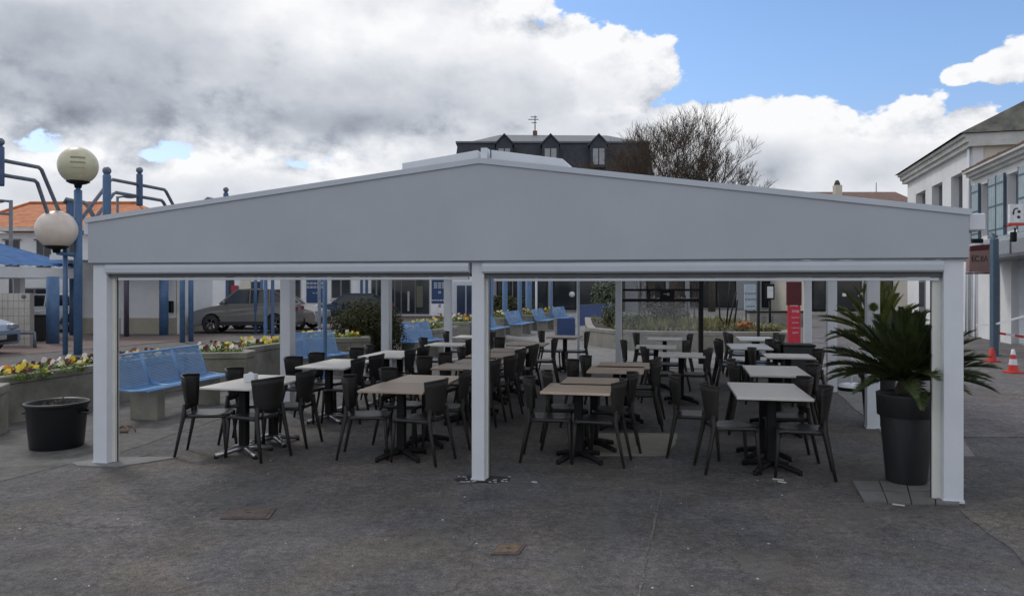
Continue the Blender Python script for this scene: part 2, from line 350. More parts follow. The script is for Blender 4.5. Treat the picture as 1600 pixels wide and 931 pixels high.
# ---------------------------------------------------------------- ground sheets
g = MB(); g.quad((-900, -300, 0), (900, -300, 0), (900, 1500, 0), (-900, 1500, 0)); g.build('ground', asphalt, kind='structure')
def sheet(name, pts, m, z, jit=.018):
    out = []; n_ = len(pts); r_ = random.Random(len(name) + n_)
    for i in range(n_):
        a = Vector((pts[i][0], pts[i][1], 0)); c = Vector((pts[(i + 1) % n_][0], pts[(i + 1) % n_][1], 0)); k = min(40, int((c - a).length / .12)) if (jit and a.y < 14) else 0
        out.append(a); d = (c - a).normalized(); q = Vector((-d.y, d.x, 0)); w = 0
        for j in range(1, k): w = w * .7 + r_.uniform(-jit, jit); out.append(a.lerp(c, j / k) + q * w)
    m_ = len(out); b = MB(); b.add([(p.x, p.y, z) for p in out] + [(p.x, p.y, -.02) for p in out], [tuple(range(m_))] + [(i, (i + 1) % m_, m_ + (i + 1) % m_, m_ + i) for i in range(m_)], False)
    return b.build(name, m, kind='structure')
sl = .263
sheet('walkway', [(-14, 6.9), (-6.6, 7.0), G(0, 752), G(120, 722), G(150, 728), G(235, 710), G(180, 712), G(285, 673), G(420, 630), (-2.1, 17.5), (1.3, 25), (1.5, 60), (-9, 60), (-9.5, 30), (-14, 14)], pave_brown, .004)
sheet('plaza_pavement', [(-2.0, 17.9), (6.6, 16.1), (5.45, 12.6), (4.2, 8.0), (4.9, 8.0), (9.0, 17), (22, 40), (40, 120), (-20, 120), (-5, 40), (1.0, 24)], pave_light, .008)
sheet('pedestrian_street', [(5.4, 9.0), (30, 9.0), (32, 40), (22.5, 50), (14, 45), (8.2, 20)], asphalt_material('street_tarmac', (1.28, 1.27, 1.32)), .012)
sheet('road', [(-40, 17.6), (-13.8, 17.6), (-10.6, 26), (-9.6, 30), (-5.5, 40), (-1, 60), (-60, 60)], road_red, .012)
sheet('car_park', [(-60, 27.5), (-10.2, 27.5), (-9.4, 31), (-6, 40), (-4, 43), (-60, 43)], asphalt_material('car_park_tarmac', (1.2, 1.2, 1.2)), .016)
sheet('pale_repair_patch', [G(905, 712), G(1045, 712), G(1058, 678), G(925, 676)], tan_patch, .006)
b = MB(); r_ = random.Random(2); L_ = []; w_ = 0
for k in range(41):
    w_ = w_ * .85 + r_.uniform(-.006, .006); p = G(990.5, 960).lerp(G(1032, 765), k / 40); L_.append((p.x + w_, p.y, .011 * r_.uniform(.25, 1.2)))
for k in range(40):
    (xa, ya, wa), (xb, yb, wb) = L_[k], L_[k + 1]
    if k % 11 != 7: b.add([(xa - wa, ya, .0045), (xa + wa, ya, .0045), (xb + wb, yb, .0045), (xb - wb, yb, .0045)], [(0, 1, 2, 3)], False)
b.build('asphalt_seam', mat('seam_dust', (.125, .12, .11), .9, var=.4, scale=25), kind='structure')
sheet('asphalt_apron', [G(1500, 796), G(1560, 782), (6.5, 7.5), (9, 7.5), (9, 2.5), G(1640, 920), G(1570, 850)], asphalt_material('worn_light_asphalt', (1.32, 1.27, 1.16)), .005)

# ---------------------------------------------------------------- pavilion
O = Vector((-4.16, 7.67, 0)); U = Vector((.985, -.173, 0)); V = Vector((.254, .967, 0)); WID = 7.91; DEP = 10.45; APX = 3.93
ANG = math.atan2(-.173, .985); VANG = math.atan2(.967, .254)
MU = Matrix(((U.x, V.x, 0, O.x), (U.y, V.y, 0, O.y), (0, 0, 1, 0), (0, 0, 0, 1)))   # (s,t,z) -> world
pav = thing('terrace_pavilion', (0, 0, 0), 'large white and grey gabled terrace pavilion with open front over the cafe tables', 'pavilion')
def pmb():
    m = MB(); m.X = MU; return m
ZL, ZA, ZR = 2.475, 2.965, 2.42
def roof_z(s): return ZL + (ZA - ZL) * s / APX if s <= APX else ZA - (ZA - ZR) * (s - APX) / (WID - APX)
TP = [0, 3.48, 6.96, DEP]
def post(s, t, w=.155, top=2.035, m=paint_white, foot=True):
    p = pmb(); p.box((s, t, top / 2), (w, w, top)); p.build('post', m, pav, bevel=.006)
    p = pmb(); p.box((s, t, .012), (w + .012, w + .012, .024)); p.build('post_foot', paint_white, pav)
for i, t in enumerate(TP):
    post(-.03 if i == 0 else .0, t + .078 if i == 0 else t)
    post(WID + .05 if i == 0 else WID + .07 + .02 * i, t + .078 if i == 0 else t)
post(APX - .032, .07, .118); post(APX + .05, DEP, .135, top=2.2)
# blind guides beside the front posts
for s, w in ((.065, .035), (APX + .036, .014), (WID - .062, .07)):
    p = pmb(); p.box((s, .10, .98), (w, .06, 1.94)); p.build('blind_guide', paint_cream, pav, bevel=.004)
    p = pmb(); p.box((s + (.021 if s < 5 else -.038), .105, .97), (.006, .012, 1.92)); p.build('guide_channel', dark_gap, pav)
# gable fabric, its rim
for side in (0, 1):
    sA, sB = (-.135, APX) if side == 0 else (APX, WID + .155)
    zA = ZL if side == 0 else ZA; zB = ZA if side == 0 else ZR
    p = pmb(); p.prism([(sA, 2.042), (sB, 2.042), (sB, zB - .02), (sA, zA - .02)], -.035 if side else -.034, .0, 'y'); p.build('gable_panel', fabric_grey, pav)
    p = pmb(); p.prism([(sA - .03 * (1 - side), zA - .03), (sB + .02 * side, zB - .03), (sB + .02 * side, zB + .02), (sA - .03 * (1 - side), zA + .02)], -.05, .06, 'y'); p.build('rim', box_grey, pav)
    p = pmb(); p.prism([(sA, 2.03), (sB, 2.03), (sB, 2.044), (sA, 2.044)], -.030, -.005, 'y'); p.build('seam', seam_m, pav)
    # roof skin
    p = pmb(); p.prism([(sA, zA - .06), (sB, zB - .06), (sB, zB - .01), (sA, zA - .01)], .06, DEP + .1, 'y'); p.build('roof_sheet', fabric_white, pav)
    p = pmb(); p.prism([(sA, 2.042), (sB, 2.042), (sB, zB - .06), (sA, zA - .06)], DEP + .07, DEP + .1, 'y'); p.build('rear_gable', fabric_grey, pav)
    # raised folded cover beside the ridge
    a, b_ = (APX - .80, APX - .06) if side == 0 else (APX + .07, APX + .74)
    za, zb = roof_z(a), roof_z(b_)
    if side == 0: poly = [(a, za + .01), (b_, zb + .015), (b_, zb + .125), (a, za + .115)]
    else: poly = [(a, za + .015), (b_ + .10, roof_z(b_ + .1) + .01), (b_, zb + .115), (a, za + .125)]
    p = pmb(); p.prism(poly, .10, DEP - .2, 'y'); p.build('ridge_cover', paint_white, pav, bevel=.004)
    p = pmb(); p.prism([(a + .02, za + .008), (b_ - .05, zb + .008), (b_ - .05, zb + .02), (a + .02, za + .02)], .085, .11, 'y'); p.build('cover_seam', dark_gap, pav)
p = pmb(); p.box((APX + .01, .12, 3.03), (.055, .12, .13)); p.build('ridge_cap', paint_white, pav)
for s, z0, wd in ((-.19, 2.33, .09), (WID + .235, 2.27, .13)):
    p = pmb(); p.b2(s - wd / 2, s + wd / 2, .02, DEP, z0, z0 + .14); p.build('gutter', paint_white, pav, bevel=.01)
# roller blind cassettes, bars
for s0, s1, dz_ in ((.05, APX - .11, 0), (APX + .02, WID - .03, -.015)):
    p = pmb(); pr = [(.0, 2.03), (-.02, 2.022), (-.026, 1.99), (-.024, 1.945), (-.008, 1.93), (.10, 1.925), (.10, 2.03)]
    pr = [(a, z + dz_ * .4) for a, z in pr]
    p.prism(pr, s0, s1, 'x'); p.build('blind_cassette', box_grey, pav)
    p = pmb(); p.b2(s0, s1, .03, .09, 1.895 + dz_, 1.924 + dz_ * .4); p.build('blind_shadow_gap', gap_shade_m, pav)  # shade of the gap below the cassette, painted as a dark grey strip
    p = pmb(); p.b2(s0 + .09, s1 - .02, .04, .08, 1.866 + dz_, 1.892 + dz_); p.build('blind_bottom_bar', paint_white, pav, bevel=.004)
# side and rear beams
for s in (.07, WID + .05):
    p = pmb(); p.b2(s - .06, s + .06, .16, DEP, 2.05, 2.17); p.build('side_beam', paint_white, pav)
p = pmb(); p.b2(.15, WID - .05, DEP - .06, DEP + .06, 2.045, 2.16); p.build('rear_beam', paint_white, pav)
for t in TP[1:3]:
    for s0, s1, z0, z1 in ((.1, APX, 2.3, 2.78), (APX, WID, 2.78, 2.3)):
        p = pmb(); p.beam((s0, t, z0), (s1, t, z1), .06, .10); p.build('rafter', paint_white, pav)
# blue oval print on the second right-hand post
pp = G(1357, 667); b = MB(); b.lathe([(.001, 0), (.045, 0)], n=20); lo = b.build('oval_print', mat('faded_blue_print', (.18, .30, .36), .5), pav)
lo.location = MU @ Vector((WID + .09, 3.48 - .0795, .72)); lo.rotation_euler = (R(90), 0, ANG); lo.scale = (.9, .5, 1)
# footing patches
b = MB(); b.mi = 0; q = MU @ Vector((APX, .07, 0))
pts = [(q.x + .27 * math.cos(a) * rnd.uniform(.8, 1.15), q.y + .13 * math.sin(a) * rnd.uniform(.8, 1.15), .008) for a in [i * math.pi / 8 for i in range(16)]]
b.quad(*pts); b.build('footing_patch', mat('fresh_black_mortar', (.03, .03, .031), .9, bump=.6), kind='structure')
b = MB()
for k in range(15):
    a = rnd.uniform(0, 6.28); r = rnd.uniform(.15, .3); cx, cy = q.x + r * math.cos(a), q.y + .55 * r * math.sin(a)
    b.box((cx, cy, .014), (rnd.uniform(.015, .06), rnd.uniform(.006, .016), .005), rnd.uniform(-.6, .6))
b.build('mortar_crumbs', speck_m, kind='stuff')
q = MU @ Vector((.08, .08, 0)); sheet('post_footing', [(q.x - .42, q.y - .05), (q.x - .3, q.y - .16), (q.x + .12, q.y - .2), (q.x + .55, q.y + .22), (q.x + .2, q.y + .22), (q.x - .2, q.y + .2)], mat('pale_footing', (.20, .20, .195), .9, var=.2, scale=9, bump=.4), .012)
# paving slabs under the right-hand post
slabs = thing('paving_strip', (0, 0, 0), 'short strip of grey paving slabs under the right front post and palm pot', 'paving')
A0, A1, B0, B1 = G(1331, 753), G(1350, 786), G(1500, 753), G(1500, 791)
for r_ in range(2):
    for c_ in range(4):
        def bl(u_, v_): return A0.lerp(B0, u_).lerp(A1.lerp(B1, u_), v_)
        u0, u1, v0, v1 = c_ / 4 + .006, (c_ + 1) / 4 - .006, r_ / 2 + .015, (r_ + 1) / 2 - .015
        b = MB(); P4 = [bl(u0, v0), bl(u1, v0), bl(u1, v1), bl(u0, v1)]; zt = .014 + rnd.uniform(0, .004)
        b.add([(p.x, p.y, .001) for p in P4] + [(p.x, p.y, zt) for p in P4], [(4, 5, 6, 7), (0, 1, 5, 4), (1, 2, 6, 5), (2, 3, 7, 6), (3, 0, 4, 7)], False)
        b.build('paving_slab', slab_m, slabs)
# manhole covers
def cover(px0, px1, py0, py1, label, m):
    b = MB(); a = [G(px0, py1), G(px1 - 12, py1), G(px1, py0), G(px0 + 14, py0)]
    t_ = thing('manhole_cover', (0, 0, 0), label, 'manhole cover')
    c_ = sum(a, Vector()) / 4
    b.add([(p.x, p.y, .002) for p in a] + [(p.x, p.y, .009) for p in a], [(4, 5, 6, 7), (0, 1, 5, 4), (1, 2, 6, 5), (2, 3, 7, 6), (3, 0, 4, 7)], False); b.build('frame', rust, t_)
    b = MB(); q_ = [c_ + (p - c_) * .82 for p in a]; b.add([(p.x, p.y, .0095) for p in q_] + [(p.x, p.y, .013) for p in q_], [(4, 5, 6, 7), (0, 1, 5, 4), (1, 2, 6, 5), (2, 3, 7, 6), (3, 0, 4, 7)], False); b.build('lid', m, t_)
    b = MB(); b.box((c_.x, c_.y, .0145), (.03, .012, .003)); b.build('lifting_slot', ink_dark, t_)
cover(344, 432, 795, 811, 'reddish square manhole cover in the asphalt in front of the left bay', rust)
cover(766, 822, 851, 867, 'small brown iron cover in the asphalt near the bottom of the view', mat('brown_iron', (.14, .10, .065), .8, var=.4, scale=25))
# litter: pale specks, twigs
b = MB()
for k in range(80):
    px, py = rnd.uniform(0, 1600), rnd.uniform(700, 930); p = G(px, py); s_ = rnd.choice((.004, .006, .008, .013))
    b.box((p.x, p.y, .012), (s_, s_ * rnd.uniform(.4, 1), .004), rnd.uniform(0, 3))
for px, py, l in ((1216, 752, .10), (1222, 756, .08), (835, 756, .05), (1404, 792, .09)):
    p = G(px, py); b.box((p.x, p.y, .02), (l, .012, .01), rnd.uniform(-.8, .2))
b.build('ground_litter', speck_m, kind='stuff')

# ---------------------------------------------------------------- tables and chairs
def foot_pts(a, r=.3): return [(0, 0, .075), (.10 * math.cos(a), .10 * math.sin(a), .07), (.22 * math.cos(a), .22 * math.sin(a), .045), (r * math.cos(a), r * math.sin(a), .028)]
def make_table(long_, topm, basem, label):
    ly = 1.16 if long_ else .70
    t = thing('cafe_table', (0, 0, 0), label, 'table')
    b = MB(); b.box((0, 0, .735), (.70, ly, .026)); b.build('tabletop', topm, t, bevel=.006)
    ys = (-.3, .3) if long_ else (0,)
    for yy in ys:
        b = MB(); b.box((0, yy, .40), (.085, .085, .62)); b.build('pedestal', iron_black, t, bevel=.008)
        b = MB(); b.box((0, yy, .713), (.34, .34, .014)); b.build('top_plate', iron_black, t)
        for k in range(4):
            a = math.pi / 4 + k * math.pi / 2 + .15
            b = MB(); b.tube([(x, y + yy, z) for x, y, z in foot_pts(a, .31)], [.036, .034, .030, .024], 6)
            f_ = b.build('foot', basem, t)
            b = MB(); b.lathe([(.001, 0), (.022, 0), (.022, .03), (.001, .032)], (.30 * math.cos(a), .30 * math.sin(a) + yy, 0), 8); b.build('glide', iron_black, f_)
    return t
def make_chair(m, label):
    t = thing('cafe_chair', (0, 0, 0), label, 'chair')
    # seat, front +X
    b = MB(); nx, ny = 7, 6; top = []; bot = []
    for i in range(nx):
        for j in range(ny):
            u_ = i / (nx - 1); v_ = j / (ny - 1) * 2 - 1; x = -.20 + .43 * u_; w = .185 + .03 * math.sin(u_ * 1.6)
            if i == nx - 1: x -= .025 * v_ * v_
            if i == 0: x += .01 * v_ * v_
            z = .452 - .014 * (1 - v_ * v_) * math.sin(math.pi * min(1, u_ * 1.1)) - (.012 if i == nx - 1 else 0)
            top.append((x, w * v_, z)); bot.append((x, w * v_, z - .028))
    n_ = nx * ny; fs = []
    for i in range(nx - 1):
        for j in range(ny - 1):
            a = i * ny + j; fs.append((a, a + ny, a + ny + 1, a + 1)); fs.append((n_ + a, n_ + a + 1, n_ + a + ny + 1, n_ + a + ny))
    for i in range(nx - 1):
        a = i * ny; fs.append((a, n_ + a, n_ + a + ny, a + ny)); a += ny - 1; fs.append((a, a + ny, n_ + a + ny, n_ + a))
    for j in range(ny - 1):
        fs.append((j, j + 1, n_ + j + 1, n_ + j)); a = (nx - 1) * ny + j; fs.append((a, n_ + a, n_ + a + 1, a + 1))
    b.add(top + bot, fs, True); b.build('seat', resin_seat, t)
    for s in (-1, 1):
        b = MB(); b.tube([(.205, s * .188, .44), (.215, s * .195, .25), (.235, s * .205, 0)], [.022, .019, .015], 6); b.build('leg', m, t)
        b = MB(); b.tube([(-.295, s * .205, 0), (-.245, s * .195, .25), (-.205, s * .182, .45), (-.205, s * .165, .56)], [.015, .020, .025, .022], 6); b.build('leg', m, t)
        b = MB(); b.tube([(.20, s * .19, .425), (-.205, s * .183, .425)], .012, 5); b.build('seat_rail', m, t)
    b = MB(); na, nh = 9, 7; fr = []; bk = []
    for j in range(nh):
        h = j / (nh - 1); w = .165 + .060 * h ** .8; z = .485 + .36 * h
        for i in range(na):
            a = i / (na - 1) * 2 - 1
            zz = z - (.018 * a * a if j == nh - 1 else 0) + (.02 * a * a if j == 0 else 0)
            x = -.222 - .062 * h + .110 * a * a * (.45 + .55 * h)
            fr.append((x + .007, a * w, zz)); bk.append((x - .007, a * w, zz))
    n_ = na * nh; fs = []
    for j in range(nh - 1):
        for i in range(na - 1):
            a = j * na + i; fs.append((a, a + 1, a + na + 1, a + na)); fs.append((n_ + a, n_ + a + na, n_ + a + na + 1, n_ + a + 1))
    for j in range(nh - 1):
        a = j * na; fs.append((a, a + na, n_ + a + na, n_ + a)); a += na - 1; fs.append((a, n_ + a, n_ + a + na, a + na))
    for i in range(na - 1):
        fs.append((i, n_ + i, n_ + i + 1, i + 1)); a = (nh - 1) * na + i; fs.append((a, a + 1, n_ + a + 1, n_ + a))
    b.add(fr + bk, fs, True); bo = b.build('backrest', m, t)
    b = MB(); b.tube([(x - .004, y, z + .004) for x, y, z in [((fr[(nh - 1) * na + i][0]), fr[(nh - 1) * na + i][1], fr[(nh - 1) * na + i][2]) for i in range(na)]], .0125, 6); b.build('top_rail', m, bo)
    for s in (-1, 1):
        b = MB(); b.tube([(-.21, s * .12, .44), (-.222, s * .10, .52)], .014, 5); b.build('back_support', m, bo)
    return t
protoT = {}; protoC = {}
def place_table(key, long_, topm, basem, loc, rz, label):
    if key not in protoT:
        o = make_table(long_, topm, basem, label); protoT[key] = o; o.location = loc; o.rotation_euler = (0, 0, rz); o['group'] = 'cafe tables under the pavilion'
    else: o = dup(protoT[key], loc, rz, label, 'cafe tables under the pavilion')
    return o
def place_chair(key, m, loc, rz, label):
    if key not in protoC:
        o = make_chair(m, label); protoC[key] = o; o.location = loc; o.rotation_euler = (0, 0, rz); o['group'] = 'cafe chairs at the tables'
    else: o = dup(protoC[key], loc, rz, label, 'cafe chairs at the tables')
    return o
TA = R(-11.8); tu = Vector((math.cos(TA), math.sin(TA), 0)); tv = Vector((-math.sin(TA) + .05, math.cos(TA), 0)).normalized()
def tY(py): return F * (HC - .748) / (py - 448)
ORD = ['first', 'second', 'third', 'fourth', 'fifth', 'sixth', 'seventh', 'eighth', 'ninth']
ROWS = {'A': 'bench-side row', 'B': 'row left of the centre post', 'C': 'row right of the centre post', 'D': 'right-hand row'}
# row, front-edge centre px, front-edge py, long?, (chair skips), per-chair tweaks {(side,slot):(du,dv,rot)}
TAB = {
 'A': [(355, 606, 1, {(-1, 0): (-.02, -.05, .30), (1, 0): (-.02, -.08, -.30)}), (496, 574, 1, {}), (590, 557.5, 1, {}), (690, 539.5, 0, {}), (730, 527, 0, {})],
 'B': [(606, 611, 0, {(-1, 0): (-.02, .02, .22), (1, 0): (.02, -.06, -.22)}), (648, 597.5, 0, {}), (711, 576, 0, {}), (740, 568.5, 0, {}), (760, 557, 0, {}), (788, 549.5, 0, {}), (818, 539, 0, {}), (878, 527, 0, {})],
 'C': [(895, 613, 0, {(1, 0): (.0, -.05, -.12), (-1, 0): (.06, -.02, .10)}), (921, 601.5, 0, {}), (958, 581, 0, {}), (971, 574, 0, {}), (1063, 556.5, 0, {}), (1023, 543.5, 0, {}), (1037, 530.6, 0, {})],
 'D': [(1206, 621.5, 1, {(-1, 1): (-.35, -.08, -.05), (-1, 0): (-.02, -.08, .22), (1, 0): (.06, -.12, -.12)}), (1217, 586.5, 1, {}), (1235, 558.5, 0, {}), (1173, 544.6, 1, {}), (1183, 531.5, 1, {})],
}
for row, lst in TAB.items():
    for i, (px, py, long_, tw) in enumerate(lst):
        Y = tY(py); fe = Vector((gx(px, Y), Y, 0)); ln = 1.16 if long_ else .70; c_ = fe + tv * (ln / 2)
        topm, key = (top_grey, 'g') if row in 'AD' else (top_wood, 'w')
        if row == 'B' and i != 1: topm, key = top_wood2, 'x'
        if row == 'C' and i >= 4: topm, key = top_grey, 'g'
        basem = steel if row == 'A' else iron_black
        desc = {'g': 'pale grey', 'w': 'light oak', 'x': 'brown oak'}[key] + (' long' if long_ else ' square')
        tl = '%s cafe table, %s from the front, %s' % (desc, ORD[i], ROWS[row])
        place_table(key + str(long_) + ('s' if row == 'A' else ''), long_, topm, basem, c_, TA + rnd.uniform(-.012, .012), tl)
        m_, ck = (resin_black, 'k') if row in 'A' else (resin_brown, 'b')
        for side in (-1, 1):
            for slot in ((0, 1) if long_ else (0,)):
                du, dv, dr = tw.get((side, slot), (rnd.uniform(-.03, .07), rnd.uniform(-.05, .05), rnd.uniform(-.2, .2)))
                off = (slot - .5) * .58 if long_ else 0
                p = c_ + tu * (side * ((.31 if side < 0 else .22) + du)) + tv * (off + dv)
                if (side, slot) in tw: p = c_ + tu * (side * (.36 if side < 0 else .22) + du) + tv * (off + dv)
                rz = TA + (0 if side < 0 else math.pi) + dr
                nf = ('nearer chair, ' if slot == 0 else 'farther chair, ') if long_ else 'chair, '
                lab = '%s %s%s side of the %s table, %s' % ('black' if ck == 'k' else 'dark brown', nf, 'left' if side < 0 else 'right', ORD[i], ROWS[row])
                place_chair(ck, m_, p, rz, lab)
# napkin box on the first table
p = W(392, 597, 8.35); nb = thing('napkin_box', (p.x, p.y, .748), 'small white napkin box on the front grey table by the benches', 'napkin box', rz=TA)
b = MB(); b.box((0, 0, .045), (.13, .09, .09)); b.build('box', paint_white, nb, bevel=.006)
b = MB(); b.box((0, 0, .095), (.07, .03, .03), .2, .5); b.build('napkin', sign_white, nb)
# black bench-like low divider behind the right-hand row
p = G(1246, 575); dv_ = thing('chest_box', (gx(1246, 12.9), 12.9, 0), 'black storage box standing by the third right-hand post', 'storage box', rz=TA)
b = MB(); b.box((0, 0, .40), (.50, .45, .78)); b.build('body', pot_grey, dv_, bevel=.01)
b = MB(); b.box((0, 0, .81), (.52, .47, .03)); b.build('lid', iron_black, dv_, bevel=.006)

# ---------------------------------------------------------------- palm in pot
def frond_mesh(Lf, droop, wl, n=34, seed=1):
    r = random.Random(seed); b = MB(); pts = []
    a = 0.0; x = z = 0.0; K = 12
    for i in range(K + 1):
        pts.append(Vector((x, 0, z))); a -= droop / K * (1 + i / K); x += math.cos(a) * Lf / K; z += math.sin(a) * Lf / K
    def at(t):
        f = t * K; i = min(int(f), K - 1); return pts[i].lerp(pts[i + 1], f - i), (pts[i + 1] - pts[i]).normalized()
    for k in range(n):
        t = .10 + .90 * k / (n - 1); p, d = at(min(t, .999)); upv = Vector((0, 1, 0)).cross(d) * -1
        ln = wl * min(1, (math.sin(math.pi * (t * .86 + .10)) * 1.15 + .08)) * r.uniform(.88, 1.1)
        for s in (-1, 1):
            dirv = (Vector((0, s, 0)) * .62 + d * (.62 + .6 * t) + upv * r.uniform(.22, .42)).normalized()
            w = d * .0085; tip = p + dirv * ln + Vector((0, 0, -.012 * r.random())); midp = p + dirv * ln * .5
            b.add([p - w, p + w, midp + w * 1.2, tip, midp - w * 1.2], [(0, 1, 2, 3, 4)], False)
    rb = MB(); rb.tube(pts, [.009 - .007 * i / K for i in range(K + 1)], 5)
    return b, rb
def make_cycad(loc, nf, Lf, leafm, label, name, seed, tilt=0, parent_pot=None, zc=.93):
    r = random.Random(seed); t = thing(name, loc, label, 'plant')
    b = MB(); b.lathe([(.001, 0), (.085, 0), (.10, .05), (.07, .12), (.03, .16), (.001, .17)], (0, 0, -.13), 12); b.build('trunk', bark, t)
    var = []
    for k in range(5):
        b, rb = frond_mesh(Lf * (.94 + .02 * k), (.08 + .11 * k), .14, 58, seed + k); var.append((b, rb))
    meshes = []
    for k, (b, rb) in enumerate(var):
        o = b.build('frond', leafm, t, recalc=False); s_ = rb.build('frond_stem', leaf_stem, o); meshes.append((o, s_))
    first = [True] * 5
    for i in range(nf):
        q = (i + .5) / nf; el = R(88 - 76 * q ** 1.05) + r.uniform(-.08, .08); az = i * 2.39996 + r.uniform(-.2, .2); k = min(4, int(q * 5))
        o, s_ = meshes[k]
        if first[k]: first[k] = False; c_ = o
        else:
            c_ = o.copy(); C.objects.link(c_); c_.parent = t; sc_ = s_.copy(); C.objects.link(sc_); sc_.parent = c_
        c_.rotation_euler = (r.uniform(-.3, .3), -el, az); sx = r.uniform(.85, 1.12); c_.scale = (sx, sx, sx)
        c_.location = (.03 * math.cos(az), .03 * math.sin(az), 0)
    return t
PX = gx(1416, 6.95); PY = 6.95
pot = thing('planter_pot', (PX, PY, .014), 'tall anthracite plant pot standing beside the right front post', 'plant pot')
b = MB(); b.lathe([(.001, 0), (.165, 0), (.172, .01), (.222, .60), (.222, .61)], n=36); b.build('body', pot_grey, pot)
b = MB(); b.lathe([(.226, .602), (.246, .608), (.254, .79), (.256, .81), (.243, .812), (.238, .78), (.23, .73)], n=36); b.build('rim', pot_grey, pot)
b = MB(); b.lathe([(.235, .745), (.12, .77), (.001, .78)], n=24); b.build('soil', soil, pot)
make_cycad((PX, PY, .93), 84, .70, leaf_cycad, 'dark green cycad with spiky arching fronds growing in the tall anthracite pot', 'cycad_palm', 11)
b, rb = frond_mesh(.5, 1.9, .10, 26, 77); dead = thing('dead_frond', (PX + .28, PY + .05, .80), 'drooping brown dead frond hanging from the right side of the potted cycad', 'dead frond')
o1 = b.build('blade', leaf_dead, dead); rb.build('stem', leaf_dead, dead); dead.rotation_euler = (0, R(25), R(-20))
pot2 = thing('planter_pot', (gx(1372, 9.9), 9.9, .0), 'second dark plant pot half hidden behind the tall anthracite one', 'plant pot')
b = MB(); b.lathe([(.001, 0), (.16, 0), (.21, .60), (.235, .61), (.24, .75), (.225, .75), (.2, .72), (.001, .72)], n=28); b.build('body', pot_grey, pot2)
make_cycad((gx(1372, 9.9), 9.9, 1.12), 46, .74, leaf_cycad_b, 'yellow green cycad growing behind the dark one', 'cycad_palm', 31)
# black tub on the left
TX, TY = gx(89, 8.5), 8.5
tub = thing('black_tub', (TX, TY, .004), 'large round black plastic tub standing left of the left front post', 'tub')
b = MB(); b.lathe([(.001, 0), (.262, 0), (.27, .015), (.305, .44), (.318, .47), (.33, .48), (.33, .505), (.315, .51), (.30, .49), (.285, .40)], n=40); b.build('body', tub_black, tub)
b = MB(); b.lathe([(.29, .42), (.15, .45), (.001, .44)], n=20); b.build('soil', soil, tub)
for s in (-1, 1):
    b = MB(); b.tube([(s * .29, -.07, .40), (s * .345, -.06, .385), (s * .35, .0, .38), (s * .345, .06, .385), (s * .29, .07, .40)], .013, 6); b.build('handle', tub_black, tub)
b = MB()
for k in range(26):
    a = rnd.uniform(0, 6.28); r = rnd.uniform(0, .22); b.tube([(r * math.cos(a), r * math.sin(a), .43), (r * math.cos(a) + rnd.uniform(-.05, .05), r * math.sin(a) + rnd.uniform(-.05, .05), .43 + rnd.uniform(.03, .11))], .008, 4)
b.build('dead_stalks', bark, tub, kind='stuff')
# curled straps on the ground
p = G(192, 675); lt = thing('curled_strap', (p.x, p.y, .01), 'curled reddish brown strap lying on the paving just right of the left post', 'strap')
b = MB(); b.tube([(-.12, .1, .01), (-.02, .06, .06), (.06, -.02, .05), (.10, -.08, .012), (.0, -.10, .01), (-.10, -.03, .03)], .012, 5); b.build('loop', litter_m, lt)
b = MB(); b.tube([(-.02, .11, .05), (.10, .06, .05), (.17, -.03, .01)], .009, 5); b.build('tail', litter_m, lt)

# ---------------------------------------------------------------- concrete planters and flowers
def leafy(b, c, r, n, ls, rr, up=.3, mi=0):
    b.mi = mi
    for _ in range(n):
        d = Vector((rr.gauss(0, 1), rr.gauss(0, 1), rr.gauss(0, 1))).normalized(); k = rr.uniform(.55, 1) if rr.random() < .85 else rr.uniform(0, .6)
        p = Vector(c) + Vector((d.x * r[0], d.y * r[1], d.z * r[2])) * k; nrm = (d + Vector((rr.uniform(-.8, .8), rr.uniform(-.8, .8), rr.uniform(-.5, .9)))).normalized()
        a = nrm.orthogonal().normalized(); a = (Matrix.Rotation(rr.uniform(0, 6.28), 3, nrm) @ a); q = nrm.cross(a); s = ls * rr.uniform(.6, 1.3)
        b.add([p - a * s, p - q * s * .5, p + a * s, p + q * s * .5], [(0, 1, 2, 3)], False)
def flower_bed(name, a, bb, wid, z, n, label, seed, tall=.12, leaf=None):
    rr = random.Random(seed); b = MB(); a = Vector(a); bb = Vector(bb); d = (bb - a); ln = d.length; d.normalize(); nr = Vector((-d.y, d.x, 0))
    for i in range(int(ln * wid * n * 2.2)):
        p = a + d * rr.uniform(0, ln) + nr * rr.uniform(.03, wid); h = rr.uniform(.05, tall)
        leafy(b, (p.x, p.y, z + h * .5), (.09, .09, h * .65), 20, .032, rr, mi=0)
        if rr.random() < .5:
            ci = rr.choice((1, 1, 1, 2, 3, 3, 4, 4, 5)); q = Vector((p.x + rr.uniform(-.03, .03), p.y, z + h + rr.uniform(.0, .05)))
            b.mi = ci
            f = Vector((rr.uniform(-.5, .5), -1, rr.uniform(.1, 1.0))).normalized(); e1 = f.orthogonal().normalized(); e2 = f.cross(e1); s = rr.uniform(.030, .050)
            for k in range(5):
                t = k * 1.2566 + rr.random(); c_ = q + (e1 * math.cos(t) + e2 * math.sin(t)) * s * .55 + f * rr.uniform(0, .01)
                b.add([c_ - e1 * s * .6, c_ - e2 * s * .6, c_ + e1 * s * .6, c_ + e2 * s * .6], [(0, 1, 2, 3)], False)
    return b.build(name, [leaf or leaf_green] + PET, recalc=False, kind='stuff')
